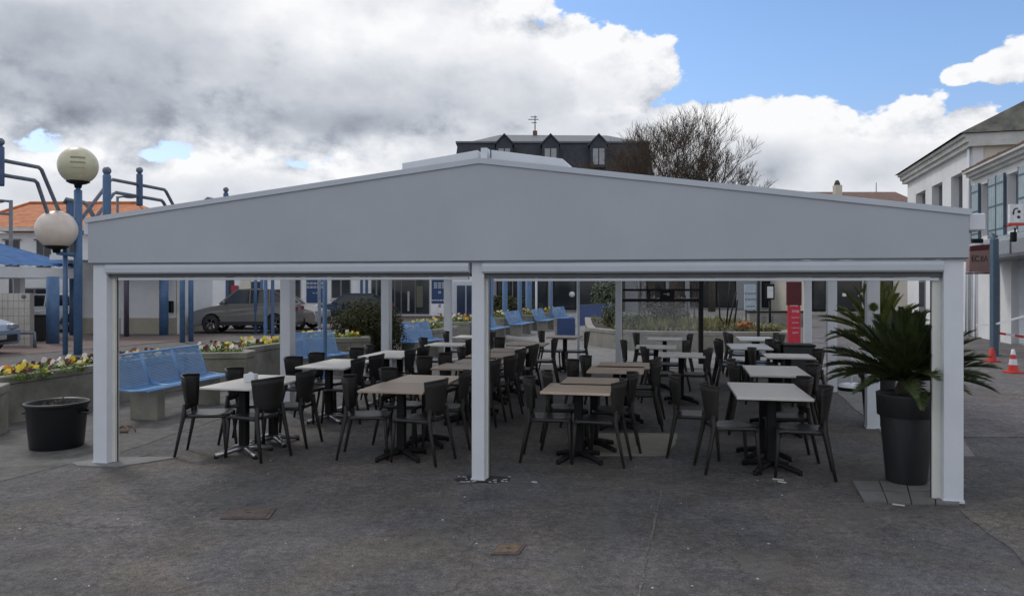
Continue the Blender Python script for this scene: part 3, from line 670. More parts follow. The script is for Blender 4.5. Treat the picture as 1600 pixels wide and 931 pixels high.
def planter(label, poly, h, wall=.16, m=concrete, soil_z=None):
    cx = sum(p[0] for p in poly) / len(poly); cy = sum(p[1] for p in poly) / len(poly)
    t = thing('concrete_planter', (cx, cy, 0), label, 'planter'); n = len(poly)
    # inset polygon
    P_ = [Vector((p[0] - cx, p[1] - cy, 0)) for p in poly]; ins = []
    for i in range(n):
        a = (P_[i] - P_[i - 1]).normalized(); b_ = (P_[(i + 1) % n] - P_[i]).normalized(); na = Vector((-a.y, a.x, 0)); nb_ = Vector((-b_.y, b_.x, 0))
        m_ = (na + nb_).normalized(); ins.append(P_[i] + m_ * wall / max(.35, m_.dot(na)))
    def wallmesh(z0, z1, grow):
        b = MB(); out = [p + (p - q).normalized() * grow for p, q in zip(P_, ins)]
        vs = [(p.x, p.y, z0) for p in out] + [(p.x, p.y, z1) for p in out] + [(p.x, p.y, z1) for p in ins] + [(p.x, p.y, z0) for p in ins]; fs = []
        for i in range(n):
            j = (i + 1) % n; fs += [(i, j, n + j, n + i), (n + i, n + j, 2 * n + j, 2 * n + i), (2 * n + i, 2 * n + j, 3 * n + j, 3 * n + i), (3 * n + i, 3 * n + j, j, i)]
        b.add(vs, fs, False); return b
    wallmesh(0, h - .11, 0).build('wall', m, t, bevel=.008); wallmesh(h - .108, h, .018).build('coping', m, t, bevel=.012)
    b = MB(); b.add([(p.x, p.y, h - .07) for p in ins], [tuple(range(n))], False); b.build('soil', soil, t)
    return t
# polygons counter-clockwise (seen from above)
PH = .63
planter('long weathered concrete flower planter left of the pavilion, behind the black tub', [(-6.62, 9.75), (-5.75, 13.25), (-6.9, 13.5), (-7.9, 9.75)], PH)
planter('low concrete block at the extreme left edge of the view', [(-8.6, 8.95), (-6.13, 9.0), (-6.3, 9.45), (-8.6, 9.6)], .60)
planter('stepped concrete planter behind the first blue bench', [(-5.7, 13.28), (-4.72, 13.45), (-4.75, 13.95), (-5.15, 14.3), (-4.62, 16.6), (-5.75, 16.9), (-6.7, 13.4)], PH)
planter('concrete planter behind the second blue bench, next to the round bush', [(-4.6, 16.62), (-3.2, 17.0), (-3.35, 17.45), (-3.05, 19.4), (-5.1, 19.6), (-5.6, 16.95)], .66)
flower_bed('pansy_bed', (-6.45, 9.8, 0), (-5.75, 13.2, 0), 1.0, .57, 26, '', 5)
flower_bed('pansy_bed', (-5.6, 13.45, 0), (-4.95, 13.6, 0), .45, .57, 40, '', 6)
flower_bed('pansy_bed', (-5.3, 14.2, 0), (-4.8, 16.5, 0), .85, .57, 26, '', 7)
flower_bed('green_bedding', (-4.7, 16.9, 0), (-3.5, 17.2, 0), .7, .60, 40, '', 8, leaf=leaf_lime, tall=.16)
# round bush
bush = thing('round_bush', (gx(572, 18.3), 18.3, 0), 'large dark clipped rounded bush beyond the second blue bench', 'bush')
b = MB(); rr = random.Random(4); leafy(b, (0, 0, .92), (.92, .85, .62), 9000, .035, rr); leafy(b, (.5, -.1, .62), (.5, .6, .5), 3000, .035, rr); leafy(b, (0, 0, .9), (.5, .5, .4), 900, .10, rr)
b.build('foliage', leaf_bush, bush, recalc=False)
b = MB(); [b.tube([(0, 0, 0), (math.cos(k) * .3, math.sin(k) * .3, .7)], [.04, .015], 5) for k in range(7)]; b.build('stems', bark, bush)

# ---------------------------------------------------------------- benches
def make_bench(label, ln=1.9, panels=3):
    t = thing('blue_bench', (0, 0, 0), label, 'bench')    # local: length along X, front towards -Y
    for i in range(panels):
        x0 = -ln / 2 + ln * i / panels + .006; x1 = -ln / 2 + ln * (i + 1) / panels - .006
        b = MB(); 
        for k in range(21):
            f_ = k / 20; y = .20 + .16 * f_; z = .46 + .40 * f_
            b.beam((x0, y, z), (x1, y, z), .012, .011, (0, -.93, .37))
        b.mi = 0; f_ = .5
        for xx in (x0 + .01, x1 - .01): b.tube([(xx, .20, .455), (xx, .28, .65), (xx, .365, .87)], .013, 6)
        b.tube([(x0, .365, .872), (x1, .365, .872)], .016, 6)
        b.build('back_panel', blue_bench, t)
        b = MB()
        for k in range(20):
            y = -.26 + .46 * k / 19; z = .455 - .03 * math.sin(math.pi * (k / 19) * .9) - (.015 if k == 0 else 0)
            b.beam((x0, y, z), (x1, y, z), .013, .011)
        b.tube([(x0, -.275, .435), (x1, -.275, .435)], .018, 6)
        for xx in (x0 + .01, x1 - .01): b.tube([(xx, -.27, .44), (xx, 0, .43), (xx, .2, .455)], .012, 6)
        b.build('seat_panel', blue_bench, t)
    for s in (-1, 1):
        b = MB(); b.box((s * ln * .32, 0, .20), (.16, .42, .40)); b.build('support_block', concrete, t, bevel=.012)
        b = MB(); b.box((s * ln * .32, 0, .413), (.10, .38, .02)); b.build('bracket', blue_dark, t)
    return t
bench = make_bench('blue steel mesh bench nearest the left front post, facing the tables', 2.05)
BV = math.atan2(1, .16)
bench.location = (-4.82, 10.9, 0); bench.rotation_euler = (0, 0, math.atan2(1, .20)); bench['group'] = 'blue benches along the planters'
bl_ = [((-3.78, 15.1), R(60), 'second blue bench from the front, before the round bush', .64), (((gx(660, 19.4)), 19.2), R(58), 'third blue bench from the front, just right of the round bush', .72),
       ((gx(771, 24.5), 25.0), R(75), 'blue bench seen just right of the centre post', 1), ((gx(814, 28), 28.3), R(75), 'blue bench with flowers on both sides, fifth along the row', 1),
       ((gx(853, 31), 31.3), R(75), 'sixth blue bench, beside the blue wall', 1), ((gx(883, 34), 34), R(70), 'farthest blue bench, in front of the blue wall', 1)]
for (x, y), rz, lab, s in bl_: dup(bench, (x, y, 0), rz, lab, scale=(s, 1, 1))
def rot_rect(cx, cy, w, d, a):
    c, s = math.cos(a), math.sin(a); return [(cx + x * c - y * s, cy + x * s + y * c) for x, y in ((-w / 2, -d / 2), (w / 2, -d / 2), (w / 2, d / 2), (-w / 2, d / 2))]
names = ['concrete planter with orange flowers left of the centre post', 'concrete planter of yellow flowers right of the centre post', 'concrete planter of mixed flowers between two far blue benches', 'far concrete planter beside the sixth blue bench',
         'concrete block planter behind the third blue bench']
for k, (px, Y, w) in enumerate(((716, 25.0, 1.3), (779, 28.5, .95), (824, 31.3, .95), (862, 34.2, .95), (664, 20.6, 1.1))):
    x = gx(px, Y); a = R(-14); pl = rot_rect(x, Y + .9, w, 2.0, a); planter(names[k], pl, .64, m=concrete_light)
    flower_bed('pansy_bed', Vector((*pl[0], 0)) + Vector((.12, .12, 0)), Vector((*pl[1], 0)) + Vector((-.1, .12, 0)), 1.5, .59, 26, '', 50 + k, tall=.28)

# ---------------------------------------------------------------- middle distance garden
planter('long low curved concrete planter behind the back tables', [(5.3, 21.0), (7.75, 20.8), (8.3, 23.5), (8.6, 30), (3.0, 31), (2.5, 25.5), (2.35, 23.1), (2.96, 21.75), (4.0, 21.2)], .55, wall=.22, m=concrete_light)
b = MB(); rr = random.Random(9)
for _ in range(340):
    x = rr.uniform(3.1, 7.9); y = rr.uniform(21.8, 29.5); h = rr.uniform(.15, .42)
    for _k in range(16):
        a = rr.uniform(0, 6.28); r = rr.uniform(.05, .3); q = Vector((x, y, .48)); e = Vector((x + r * math.cos(a), y + r * math.sin(a), .48 + h * rr.uniform(.6, 1.1))); s = Vector((math.sin(a), -math.cos(a), 0)) * .012
        b.add([q - s, q + s, e], [(0, 1, 2)], False)
b.build('garden_grass', leaf_grass, recalc=False, kind='stuff')
def shrub(name, x, y, z, r, n, ls, m, label, seed, cat='shrub'):
    t = thing(name, (x, y, z), label, cat); b = MB(); leafy(b, (0, 0, r[2] * .95), r, n, ls, random.Random(seed)); b.build('foliage', m, t, recalc=False)
    b = MB(); [b.tube([(0, 0, 0), (math.cos(k * 1.3) * r[0] * .4, math.sin(k * 1.3) * r[1] * .4, r[2])], [.025, .01], 5) for k in range(5)]; b.build('stems', bark, t); return t
shrub('olive_shrub', gx(955, 25), 25, .48, (.35, .35, .42), 700, .05, leaf_olive, 'small olive green shrub at the left end of the long low planter', 1)
shrub('olive_shrub', gx(985, 24), 24, .48, (.6, .5, .26), 900, .05, leaf_olive, 'low spreading green shrub just right of the thin back posts', 2)
shrub('olive_shrub', gx(1040, 26), 26, .48, (.9, .6, .55), 1500, .05, mat('grey_shrub_leaf', (.10, .095, .075), .8, var=.4, scale=4), 'grey leafless looking shrub seen through the black metal frame', 3)
shrub('olive_shrub', gx(948, 40), 40, 0, (.9, .8, 1.25), 1500, .10, leaf_olive, 'tall yellowish shrub standing behind the blue wall', 4)
shrub('orange_flower_clump', gx(1164, 22.5), 22.5, .48, (.28, .25, .16), 500, .05, mat('rust_orange_leaf', (.38, .16, .06), .7, var=.4), 'orange brown leafy clump in the long low planter', 5)
shrub('olive_shrub', gx(1205, 22), 22, .48, (.5, .5, .14), 700, .04, leaf_grass, 'low green clump at the right end of the long low planter', 6)
shrub('dark_hedge', gx(782, 36), 36, 0, (1.0, .8, .75), 1400, .10, leaf_bush, 'dark green hedge clump left of the far blue posts', 7, 'hedge')
shrub('dark_hedge', gx(812, 37), 37, 0, (1.2, .8, .7), 1400, .10, leaf_bush, 'dark hedge clump behind the flowers, among the blue posts', 8, 'hedge')
# black frame
fr_ = thing('windscreen_frame', (0, 0, 0), 'black metal frame with a dark name board standing among the back tables', 'frame')
YF = 17.6; x0, x1 = gx(969, YF), gx(1095, YF)
for x in (x0, x1):
    b = MB(); b.box((x, YF, .98), (.10, .08, 1.95)); b.build('upright', iron_black, fr_)
b = MB(); b.box(((x0 + x1) / 2, YF, gz(469, YF)), (x1 - x0, .06, .07)); b.build('crossbar', iron_black, fr_)
b = MB(); b.box(((x0 + x1) / 2, YF, gz(453, YF)), (x1 - x0, .06, .05)); b.build('top_bar', iron_black, fr_)
b = MB(); b.box((gx(1042, YF), YF, gz(461, YF)), (gx(1054, YF) - gx(1031, YF), .04, .20)); nb_ = b.build('name_board', iron_black, fr_)
b = MB(); b.box((gx(1014, YF), YF, gz(461, YF)), (.05, .04, .2)); b.build('divider', iron_black, fr_)
gl = bpy.data.materials.new('clear_panel'); gl.use_nodes = True; gb = gl.node_tree.nodes['Principled BSDF']; gb.inputs['Roughness'].default_value = .05; gb.inputs['Alpha'].default_value = .10; gb.inputs['Base Color'].default_value = (.75, .8, .82, 1)
b = MB(); b.box(((x0 + x1) / 2, YF, .95), (x1 - x0 - .1, .012, 1.2)); b.build('clear_panel', gl, fr_)
def text(s, size, m, loc, rot, parent, ext=.004, name='lettering', sx=1):
    cu = bpy.data.curves.new(name, 'FONT'); cu.body = s; cu.size = size; cu.extrude = ext; cu.align_x = 'CENTER'; cu.align_y = 'CENTER'; cu.resolution_u = 2
    ob = bpy.data.objects.new(name, cu); C.objects.link(ob); dg = bpy.context.evaluated_depsgraph_get(); me = bpy.data.meshes.new_from_object(ob.evaluated_get(dg)); bpy.data.objects.remove(ob)
    o = bpy.data.objects.new(name, me); C.objects.link(o); me.materials.clear(); me.materials.append(m); o.location = loc; o.rotation_euler = rot; o.parent = parent; o.scale = (sx, 1, 1); return o
text('~o', .13, box_grey, (gx(1041, YF), YF - .03, gz(459, YF)), (R(90), 0, 0), fr_)
# slim poles
def pole(name, px, Y, h, r, m, label, cat, z0=0):
    t = thing(name, (gx(px, Y), Y, z0), label, cat); b = MB(); b.lathe([(.001, 0), (r * 1.02, 0), (r, .02), (r, h), (.001, h)], n=12); b.build('shaft', m, t)
    b = MB(); b.lathe([(.001, 0), (r * 1.8, 0), (r * 1.8, .012), (.001, .014)], n=12); b.build('base_plate', m, t); return t
pole('thin_post', 903.5, 16.9, 2.1, .035, box_grey, 'thin grey post standing left of the middle rear post', 'post')
pole('black_post', 1185, 18.6, 2.3, .036, iron_black, 'slim black post between the far tables and the garden', 'post')
# blue wall and far blue box
bw = thing('blue_wall', (0, 0, 0), 'low blue painted wall behind the farthest benches', 'wall')
b = MB(); b.beam((gx(905, 35), 35, .45), (gx(962, 38.5), 38.5, .45), .12, .95); b.build('panel', mat('royal_blue_paint', (.03, .075, .22), .5), bw)
b = MB(); b.beam((gx(905, 35), 35, .94), (gx(962, 38.5), 38.5, .94), .16, .04); b.build('coping', blue_dark, bw)
bx_ = thing('blue_box', (gx(884, 26), 26.0, 0), 'dark blue panel box standing left of the thin grey post', 'box')
b = MB(); b.box((0, 0, .36), (.62, .3, .72)); b.build('body', mat('deep_blue_panel', (.03, .065, .18), .4), bx_)
b = MB(); b.box((-.34, 0, .36), (.07, .34, .74)); b.build('end_panel', concrete, bx_)
# planted stakes and a leaning frame
stk = thing('tree_stakes', (gx(1137, 24), 24, .48), 'dark leaning stakes around a young tree in the low planter', 'stakes')
for pts in ([(-.28, 0, 1.1), (-.25, 0, .35), (-.02, 0, 0)], [(.30, .1, 1.15), (.02, .05, .02)], [(.28, -.1, .9), (.2, 0, .0)], [(-.05, 0, 0), (.1, .05, 1.5)]):
    b = MB(); b.tube(pts, .025, 6); b.build('stake', iron_black, stk)
for k, px in enumerate((1000, 1022, 1060, 1075, 1085)):
    t = thing('bare_sapling', (gx(px, 26.5 + k * .4), 26.5 + k * .4, .48), ['forked bare sapling left of the name board', 'bare sapling under the name board', 'slim bare sapling seen right of the name board', 'thin upright sapling inside the black frame', 'sapling closest to the right upright of the black frame'][k], 'sapling')
    b = MB(); rr = random.Random(60 + k)
    def br(p, d, ln, r, dep):
        e = p + d * ln; b.tube([p, e], [r, r * .6], 4, False)
        if dep:
            for _ in range(3): br(e, (d + Vector((rr.uniform(-.6, .6), rr.uniform(-.6, .6), rr.uniform(0, .4)))).normalized(), ln * .7, r * .6, dep - 1)
    br(Vector((0, 0, 0)), Vector((rr.uniform(-.15, .15), 0, 1)), .7, .035, 4); b.build('branches', twig, t)
# signs in the distance
def totem(px0, px1, py0, py1, Y, m, label, lines, name='sign_board', cat='sign', th=.08, legs=True):
    x0, x1, z0, z1 = gx(px0, Y), gx(px1, Y), gz(py1, Y), gz(py0, Y); t = thing(name, ((x0 + x1) / 2, Y, 0), label, cat)
    b = MB(); b.box((0, 0, (z0 + z1) / 2), (x1 - x0, th, z1 - z0)); b.build('board', m, t)
    if legs and z0 > .03:
        for s in (-1, 1):
            b = MB(); b.box((s * (x1 - x0) * .35, 0, z0 / 2), (.05, .05, z0)); b.build('leg', iron_black, t)
    for (s, py, sz, mm) in lines:
        text(s, sz, mm, (0, -th / 2 - .003, gz(py, Y)), (R(90), 0, 0), t)
    return t
rsn = totem(1231, 1250, 478, 536, 19.5, sign_red, 'tall narrow red sign with pale printed lines left of the rear right post', [])
pink = mat('pale_pink_print', (.62, .36, .40), .5)
for py, hh_, wd_ in ((486, .075, .19), (496, .035, .20), (504, .04, .18), (512, .03, .20), (519.5, .045, .16)):
    b = MB(); n_ = 6 if hh_ > .07 else 9
    for k in range(n_): b.box((.025 + wd_ * ((k + .5) / n_ - .5), -.043, gz(py, 19.5) + rnd.uniform(-.004, .004)), (wd_ / n_ * .72, .003, hh_ * rnd.uniform(.55, 1)))
    b.build('printed_line', pink, rsn, kind='stuff')
totem(1163, 1181, 444, 484, 38, mat('pale_blue_board', (.42, .50, .56), .5), 'pale blue and white notice board left of the slim black post', [('====', 459, .25, sign_blue), ('====', 468, .25, sign_blue), ('====', 479, .2, sign_blue)])
totem(1229, 1252, 440, 477, 27, sign_dark_red, 'dark oxblood screen board above and behind the red sign', [], cat='screen')
pn = thing('hanging_sign', (gx(1203, 30), 30, 0), 'black post with a white oval sign, right of the slim black post', 'sign')
b = MB(); b.lathe([(.001, 0), (.05, 0), (.05, 1.35), (.001, 1.35)], n=10); b.build('post', iron_black, pn)
b = MB(); b.box((0, 0, 1.6), (.36, .06, .62)); b.build('backing', iron_black, pn, bevel=.02)
b = MB(); b.box((0, -.04, 1.58), (.24, .02, .46)); b.build('white_face', sign_white, pn, bevel=.008)
# parasol base
ps = thing('parasol_stand', (gx(1330, 13.1), 13.1, 0), 'round white and dark parasol base with pole right of the right-hand row', 'parasol base')
b = MB(); b.lathe([(.001, 0), (.20, 0), (.22, .05), (.20, .09), (.001, .10)], n=24); b.build('rubber_base', iron_black, ps)
b = MB(); b.lathe([(.215, .055), (.20, .11), (.10, .135), (.001, .14)], n=24); b.build('cover', paint_white, ps)
b = MB(); b.lathe([(.001, .13), (.02, .13), (.02, .75), (.001, .75)], n=10); b.build('pole', box_grey, ps)

# ---------------------------------------------------------------- blue frames, poles and globes
def blue_frame(cx, cy, ang, label, half=2.45, fin=True, skip=()):
    t = thing('blue_pergola_frame', (cx, cy, 0), label, 'pergola frame', 'blue arched frames over the planters', rz=ang)
    if fin:
        b = MB(); b.lathe([(.001, 4.2), (.085, 4.2), (.09, 4.24), (.09, 5.12), (.07, 5.14), (.05, 5.16), (.001, 5.17)], n=16); b.build('finial_tube', blue_dark, t)
        b = MB(); b.ball((0, 0, 5.25), .098); b.build('finial_ball', arm_grey, t)
    for sgn in (-1, 1):
        for kk, (zz, bx, lx, z2) in enumerate(((4.82, 1.18, half, 3.35), (4.47, 1.05, half - .45, 3.35))):
            one = (sgn, kk) in skip; ex = [(sgn * lx, 0, 3.1)] if not one else [(sgn * half, 0, 3.15)]
            b = MB(); b.tube([(0, 0, zz), (sgn * (bx - .05), 0, zz), (sgn * (bx + .04), 0, zz - .05), (sgn * (lx - .04), 0, z2 + .12), (sgn * lx, 0, z2)] + ex, .05, 8); b.build('arm', arm_grey, t)
            if not one:
                b = MB(); b.tube([(sgn * lx, 0, 3.12), (sgn * lx, 0, 0)], .062, 8); b.build('leg', blue_steel, t)
    return t
FA = math.atan2(1, .2)
blue_frame(-12.2, 18.0, FA, 'nearest blue arched frame, its ball-topped tube at the left edge', half=2.0, skip=((1, 1), (-1, 1)))
blue_frame(gx(218, 22.4), 22.4, FA, 'middle blue arched frame above the orange roof end', skip=((-1, 1),))
blue_frame(gx(353, 26.9), 26.9, FA, 'third blue arched frame, only its ball top above the pavilion roof')
sa = thing('small_blue_arch', (0, 0, 0), 'small blue bent arch half hidden behind the lower globe lamp', 'arch')
b = MB(); b.tube([W(101, 318, 21), W(104, 311, 21), W(132, 317, 21), W(137, 321, 21), W(153, 352, 21), W(154, 380, 21), (gx(154, 21), 21, 0)], .06, 8); b.build('arch_tube', arm_grey, sa)
b = MB(); b.box((gx(108, 21), 21.1, 4.0), (.18, .18, .5)); b.build('block', blue_steel, sa)
def ball_col(px, Y, h, r, label):
    t = thing('blue_column', (gx(px, Y), Y, 0), label, 'column'); b = MB(); b.lathe([(.001, 0), (r, 0), (r, h - .04), (r * .8, h), (.001, h + .01)], n=16); b.build('shaft', blue_steel, t)
    b = MB(); b.ball((0, 0, h + r * .9), r * 1.08); b.build('ball', arm_grey, t); return t
ball_col(167, 16.0, 4.18, .082, 'thick blue column with ball top rising behind the pavilion left corner')
lamp = thing('globe_lamp', (gx(122, 20), 20, 0), 'blue lamp post carrying a yellowed globe above and an opal globe beside it', 'street lamp')
b = MB(); b.lathe([(.001, 0), (.105, 0), (.10, 4.35), (.06, 4.37), (.055, 4.6), (.001, 4.6)], n=16); b.build('pole', blue_steel, lamp)
def globe(x, y, z, r, m, nm):
    b = MB(); b.ball((x, y, z), r, 28, 18); g_ = b.build(nm, m, lamp)
    b = MB(); b.lathe([(r * .56, -r * .835), (r * .58, -r * .88), (r * .40, -r * .97), (.10, -r * 1.02), (.08, -r * 1.2), (.001, -r * 1.2)], (x, y, z), 20); b.build('collar', iron_black, g_); return g_
g1 = globe(0, 0, 5.0, .49, lampglass_y, 'upper_globe')
b = MB()
for z in (-.26, -.12, .0, .13):
    rr_z = math.sqrt(.492 ** 2 - z * z)
    for k in range(6):
        a0 = R(-82 + k * 7); a1 = R(-82 + (k + 1) * 7); P = lambda a, zz, q=1.0: (q * rr_z * math.cos(a), q * rr_z * math.sin(a), 5.0 + zz)
        b.add([P(a0, z), P(a1, z), P(a1, z + .05, .992), P(a0, z + .05, .992)], [(0, 1, 2, 3)], False)
b.build('louvre', mat('louvre_shade', (.30, .28, .19), .5), g1, kind='stuff')
g2 = globe(-.36, -.35, 3.28, .50, lampglass_p, 'lower_globe')
b = MB(); b.lathe([(.001, .2 + .3), (.14, .48), (.26, .43)], (-.36, -.35, 3.28), 20); b.build('cap', arm_grey, g2)
b = MB(); b.tube([(0, 0, 2.62), (-.36, -.35, 2.68)], .05, 8); b.build('bracket', blue_steel, lamp)
pole('blue_post', 415, 24, 3, .06, blue_steel, 'left one of two slim blue posts in front of the grey car', 'post')
pole('blue_post', 426, 24, 3, .055, blue_dark, 'right one of two slim blue posts in front of the grey car', 'post')
pole('blue_post', 507.5, 13.6, 3.0, .040, blue_steel, 'blue post standing directly in front of the second blue bench', 'post')
pole('blue_post', 499, 22, 3, .05, arm_grey, 'faded blue post just left and behind of the one before the second bench', 'post')
for k, (px, Y, r) in enumerate(((767, 26, .085), (789, 29, .10), (812, 31, .09), (826, 33, .14), (838, 35, .05), (861, 33, .06))):
    pole('blue_post', px, Y, 2.6, r, blue_steel if k != 4 else box_grey, ['blue post touching the centre post on its right', 'blue post behind the yellow flowers', 'purple blue post between two far benches', 'thick blue grey post behind the mixed flowers', 'thin pale post right of the thick blue grey one', 'blue grey post left of the dark shopfront'][k], 'post')
for (px, py0, py1, px2, Y, lab) in ((17, 313, 392, -25, 30, 'dark bracket street light at the left edge above the blue roof'), (183.5, 307, 380, 212, 40, 'slim dark street light in front of the orange roof')):
    t = thing('street_light', (gx(px, Y), Y, 0), lab, 'street light'); h = gz(py0, Y); b = MB(); b.tube([(0, 0, 0), (0, 0, h)], .07, 8); b.build('pole', frame_grey, t)
    d = gx(px2, Y) - gx(px, Y); b = MB(); b.tube([(0, 0, h - .05), (d * .4, 0, h)], .05, 8); b.build('arm', frame_grey, t)
    b = MB(); b.ball((0, 0, 0), abs(d) * .38, 14, 8, .22); o_ = b.build('lamp_head', frame_grey, t); o_.location = (d * .65, 0, h - .02)
    if px < 50:
        b = MB(); b.tube([(0, 0, h - .55), (d, 0, h - .5)], .05, 8); b.build('lower_arm', frame_grey, t)

# ---------------------------------------------------------------- buildings
def wall_window(parent, x0, x1, z0, z1, Y, gm=glass, fm=frame_grey, mull=1, sill=True, depth=.14):
    b = MB(); b.b2(x0, x1, Y - .02, Y + .02, z0, z1); w = b.build('window', fm, parent)
    n = mull + 1; wd = (x1 - x0) / n
    for k in range(n):
        b = MB(); b.b2(x0 + k * wd + .05, x0 + (k + 1) * wd - .05, Y - .035, Y - .021, z0 + .05, z1 - .05); b.build('pane', gm, w)
    if sill:
        b = MB(); b.b2(x0 - .06, x1 + .06, Y - .10, Y - .022, z0 - .08, z0 - .005); b.build('sill', trim_stone, w)
    return w
# --- hall with blue corrugated roof (left)
hall = thing('blue_roofed_hall', (0, 0, 0), 'market hall with blue corrugated roof and white fascia at far left', 'hall')
E0 = Vector((gx(130, 28), 28, 2.52)); VD = Vector((.19, .98, 0)).normalized(); ND = Vector((-.98, .19, 0)).normalized()
b = MB(); nw = 200; Lr = 16.0; rows = []
for i in range(nw + 1):
    t_ = -Lr + Lr * i / nw; zz = .022 * math.cos(i * math.pi / 2 * 1.0) if i % 2 == 0 else 0
    p0 = E0 + VD * t_; p1 = p0 + ND * 7.0 + Vector((0, 0, 1.75)); rows.append((p0 + Vector((0, 0, zz)), p1 + Vector((0, 0, zz))))
vs = [p for r_ in rows for p in r_]; fs = [(2 * i, 2 * i + 2, 2 * i + 3, 2 * i + 1) for i in range(nw)]
b.add(vs, fs, True); b.build('roof', blue_roof, hall)
b = MB(); p0 = E0 - VD * Lr; b.beam(Vector((p0.x - .1, p0.y, 2.28)), Vector((E0.x - .1, E0.y, 2.28)), .14, .36); b.build('fascia', wall_white, hall)
b = MB(); b.beam(Vector((E0.x - .15, E0.y + .05, 2.28)), E0 + ND * 6.8 + Vector((0, .05, -.24)), .14, .36); b.build('end_fascia', wall_white, hall)
b = MB(); b.beam(Vector((p0.x - 7, p0.y + 1.5, 1.1)) , Vector((E0.x - 6.2, E0.y + 1.3, 1.1)), .3, 2.3); b.build('rear_wall', wall_white, hall)
for px, Y, r, lab in ((82.5, 23.9, .185, None), (115, 28.0, .14, None)):
    b = MB(); b.lathe([(.001, 0), (r, 0), (r, 2.12), (.001, 2.12)], (gx(px, Y), Y, 0), 20); b.build('column', blue_steel if r > .15 else blue_dark, hall)
b = MB(); b.b2(gx(21, 28), gx(31, 28), 28, 28.3, 0, 2.15); b.build('pier', wall_white, hall)
wall_window(hall, gx(33, 32), gx(76, 32), gz(471, 32), gz(450, 32), 32, mull=1)
b = MB(); b.b2(gx(-60, 32), gx(140, 32), 32.05, 32.3, 0, 2.4); b.build('inner_wall', wall_white, hall)
# tiled wall
tw_ = thing('tiled_wall', (0, 0, 0), 'low wall clad in cream square tiles at the left edge', 'wall')
YW = 22.9; xA, xB = gx(-30, YW), gx(47, YW); b = MB(); b.b2(xA, xB, YW, YW + .2, 0, 1.6); b.build('core', grout, tw_)
nc, nr = 9, 7; 
for i in range(nc):
    for j in range(nr):
        w = (xB - xA) / nc; h = 1.6 / nr; b = MB(); b.b2(xA + i * w + .006, xA + (i + 1) * w - .006, YW - .014 - rnd.uniform(0, .003), YW - .001, j * h + .006, (j + 1) * h - .006); b.build('tile', tile_white, tw_)
b = MB(); b.lathe([(.001, 0), (.06, 0), (.06, .04), (.001, .04)], n=12); v_ = b.build('round_vent', frame_grey, tw_); v_.location = (gx(38, YW), YW - .016, gz(463, YW)); v_.rotation_euler = (R(90), 0, 0)
rl = thing('low_rail', (0, 0, 0), 'grey blue hoop rail in front of the tiled wall', 'rail')
b = MB(); z_ = gz(520, 22.2); b.tube([(gx(16, 22.2), 22.2, z_), (gx(54, 22.2), 22.2, z_), (gx(54.5, 22.2), 22.2, 0)], .05, 8); b.build('rail', arm_grey, rl)
bn = thing('wheelie_bin', (gx(64, 25), 25, 0), 'black litter bin beside the thick blue column', 'bin')
b = MB(); b.box((0, 0, .42), (.42, .4, .82)); b.build('body', tub_black, bn, bevel=.04)
b = MB(); b.box((0, 0, .86), (.48, .46, .06)); b.build('lid', tub_black, bn, bevel=.02)
# --- white kiosk
kio = thing('white_kiosk', (0, 0, 0), 'white walled kiosk with beige plinth seen through the left bay', 'kiosk')
YK = 28.6; b = MB(); b.b2(gx(120, YK), gx(275, YK), YK, YK + 3.5, .62, 2.75); b.build('wall', wall_white, kio)
b = MB(); b.b2(gx(120, YK), gx(275, YK), YK - .03, YK + 3.53, 0, .618); b.build('plinth', wall_beige, kio)
b = MB(); b.b2(gx(276, YK), gx(284, YK), YK - .0, YK + .5, 0, 2.7); b.build('corner_pier', paint_cream, kio)
b = MB(); b.b2(gx(118, YK), gx(290, YK), YK - 1.6, YK + 4, 2.76, 2.95); b.build('roof_slab', wall_white, kio)
b = MB(); b.lathe([(.001, 0), (.16, 0), (.16, 2.75), (.001, 2.75)], (gx(256, 28.0), 28.0, 0), 18); b.build('column', blue_steel, kio)
b = MB(); b.lathe([(.001, 0), (.08, 0), (.08, 2.75), (.001, 2.75)], (gx(186.5, 26.6), 27.1, 0), 12); b.build('brown_post', mat('plum_post', (.07, .055, .085), .6), kio)
b = MB(); b.b2(gx(265, YK), gx(272, YK), YK - .25, YK - .032, gz(488, YK), gz(470, YK)); b.build('meter_box', iron_black, kio)
b = MB(); b.b2(gx(190, YK), gx(194, YK), YK - .06, YK - .031, 0, 2.7); b.build('downpipe', paint_white, kio)
# --- house with orange roof
oh = thing('orange_roofed_house', (0, 0, 0), 'long white house with orange tiled hip roof beyond the blue roofed hall', 'house')
YH = 46; xl, xr = gx(-60, YH), gx(262, YH); ze = gz(356, YH); zr = gz(318, YH + 4)
b = MB(); b.b2(xl + .6, xr - .6, YH, YH + 9, 0, ze - .3); b.build('wall', wall_white, oh)
rx0, rx1 = gx(47, YH + 4), gx(215, YH + 4)
b = MB(); y0, y1 = YH - .5, YH + 9.5
b.add([(xl, y0, ze), (xr, y0, ze), (xr, y1, ze), (xl, y1, ze), (rx0, YH + 4, zr), (rx1, YH + 4, zr)], [(0, 1, 5, 4), (1, 2, 5), (2, 3, 4, 5), (3, 0, 4)], False); b.build('roof', orange_tile, oh)
b = MB(); b.tube([(rx0, YH + 4, zr + .02), (rx1, YH + 4, zr + .02)], .12, 6); b.tube([(rx0, YH + 4, zr + .02), (xl, y0, ze + .05)], .10, 6); b.tube([(rx1, YH + 4, zr + .02), (xr, y0, ze + .05)], .10, 6); b.build('ridge_tiles', orange_tile, oh)
b = MB(); b.b2(xl - .05, xr + .05, y0 - .12, y0 + .02, ze - .24, ze - .02); b.build('gutter', trim_stone, oh)
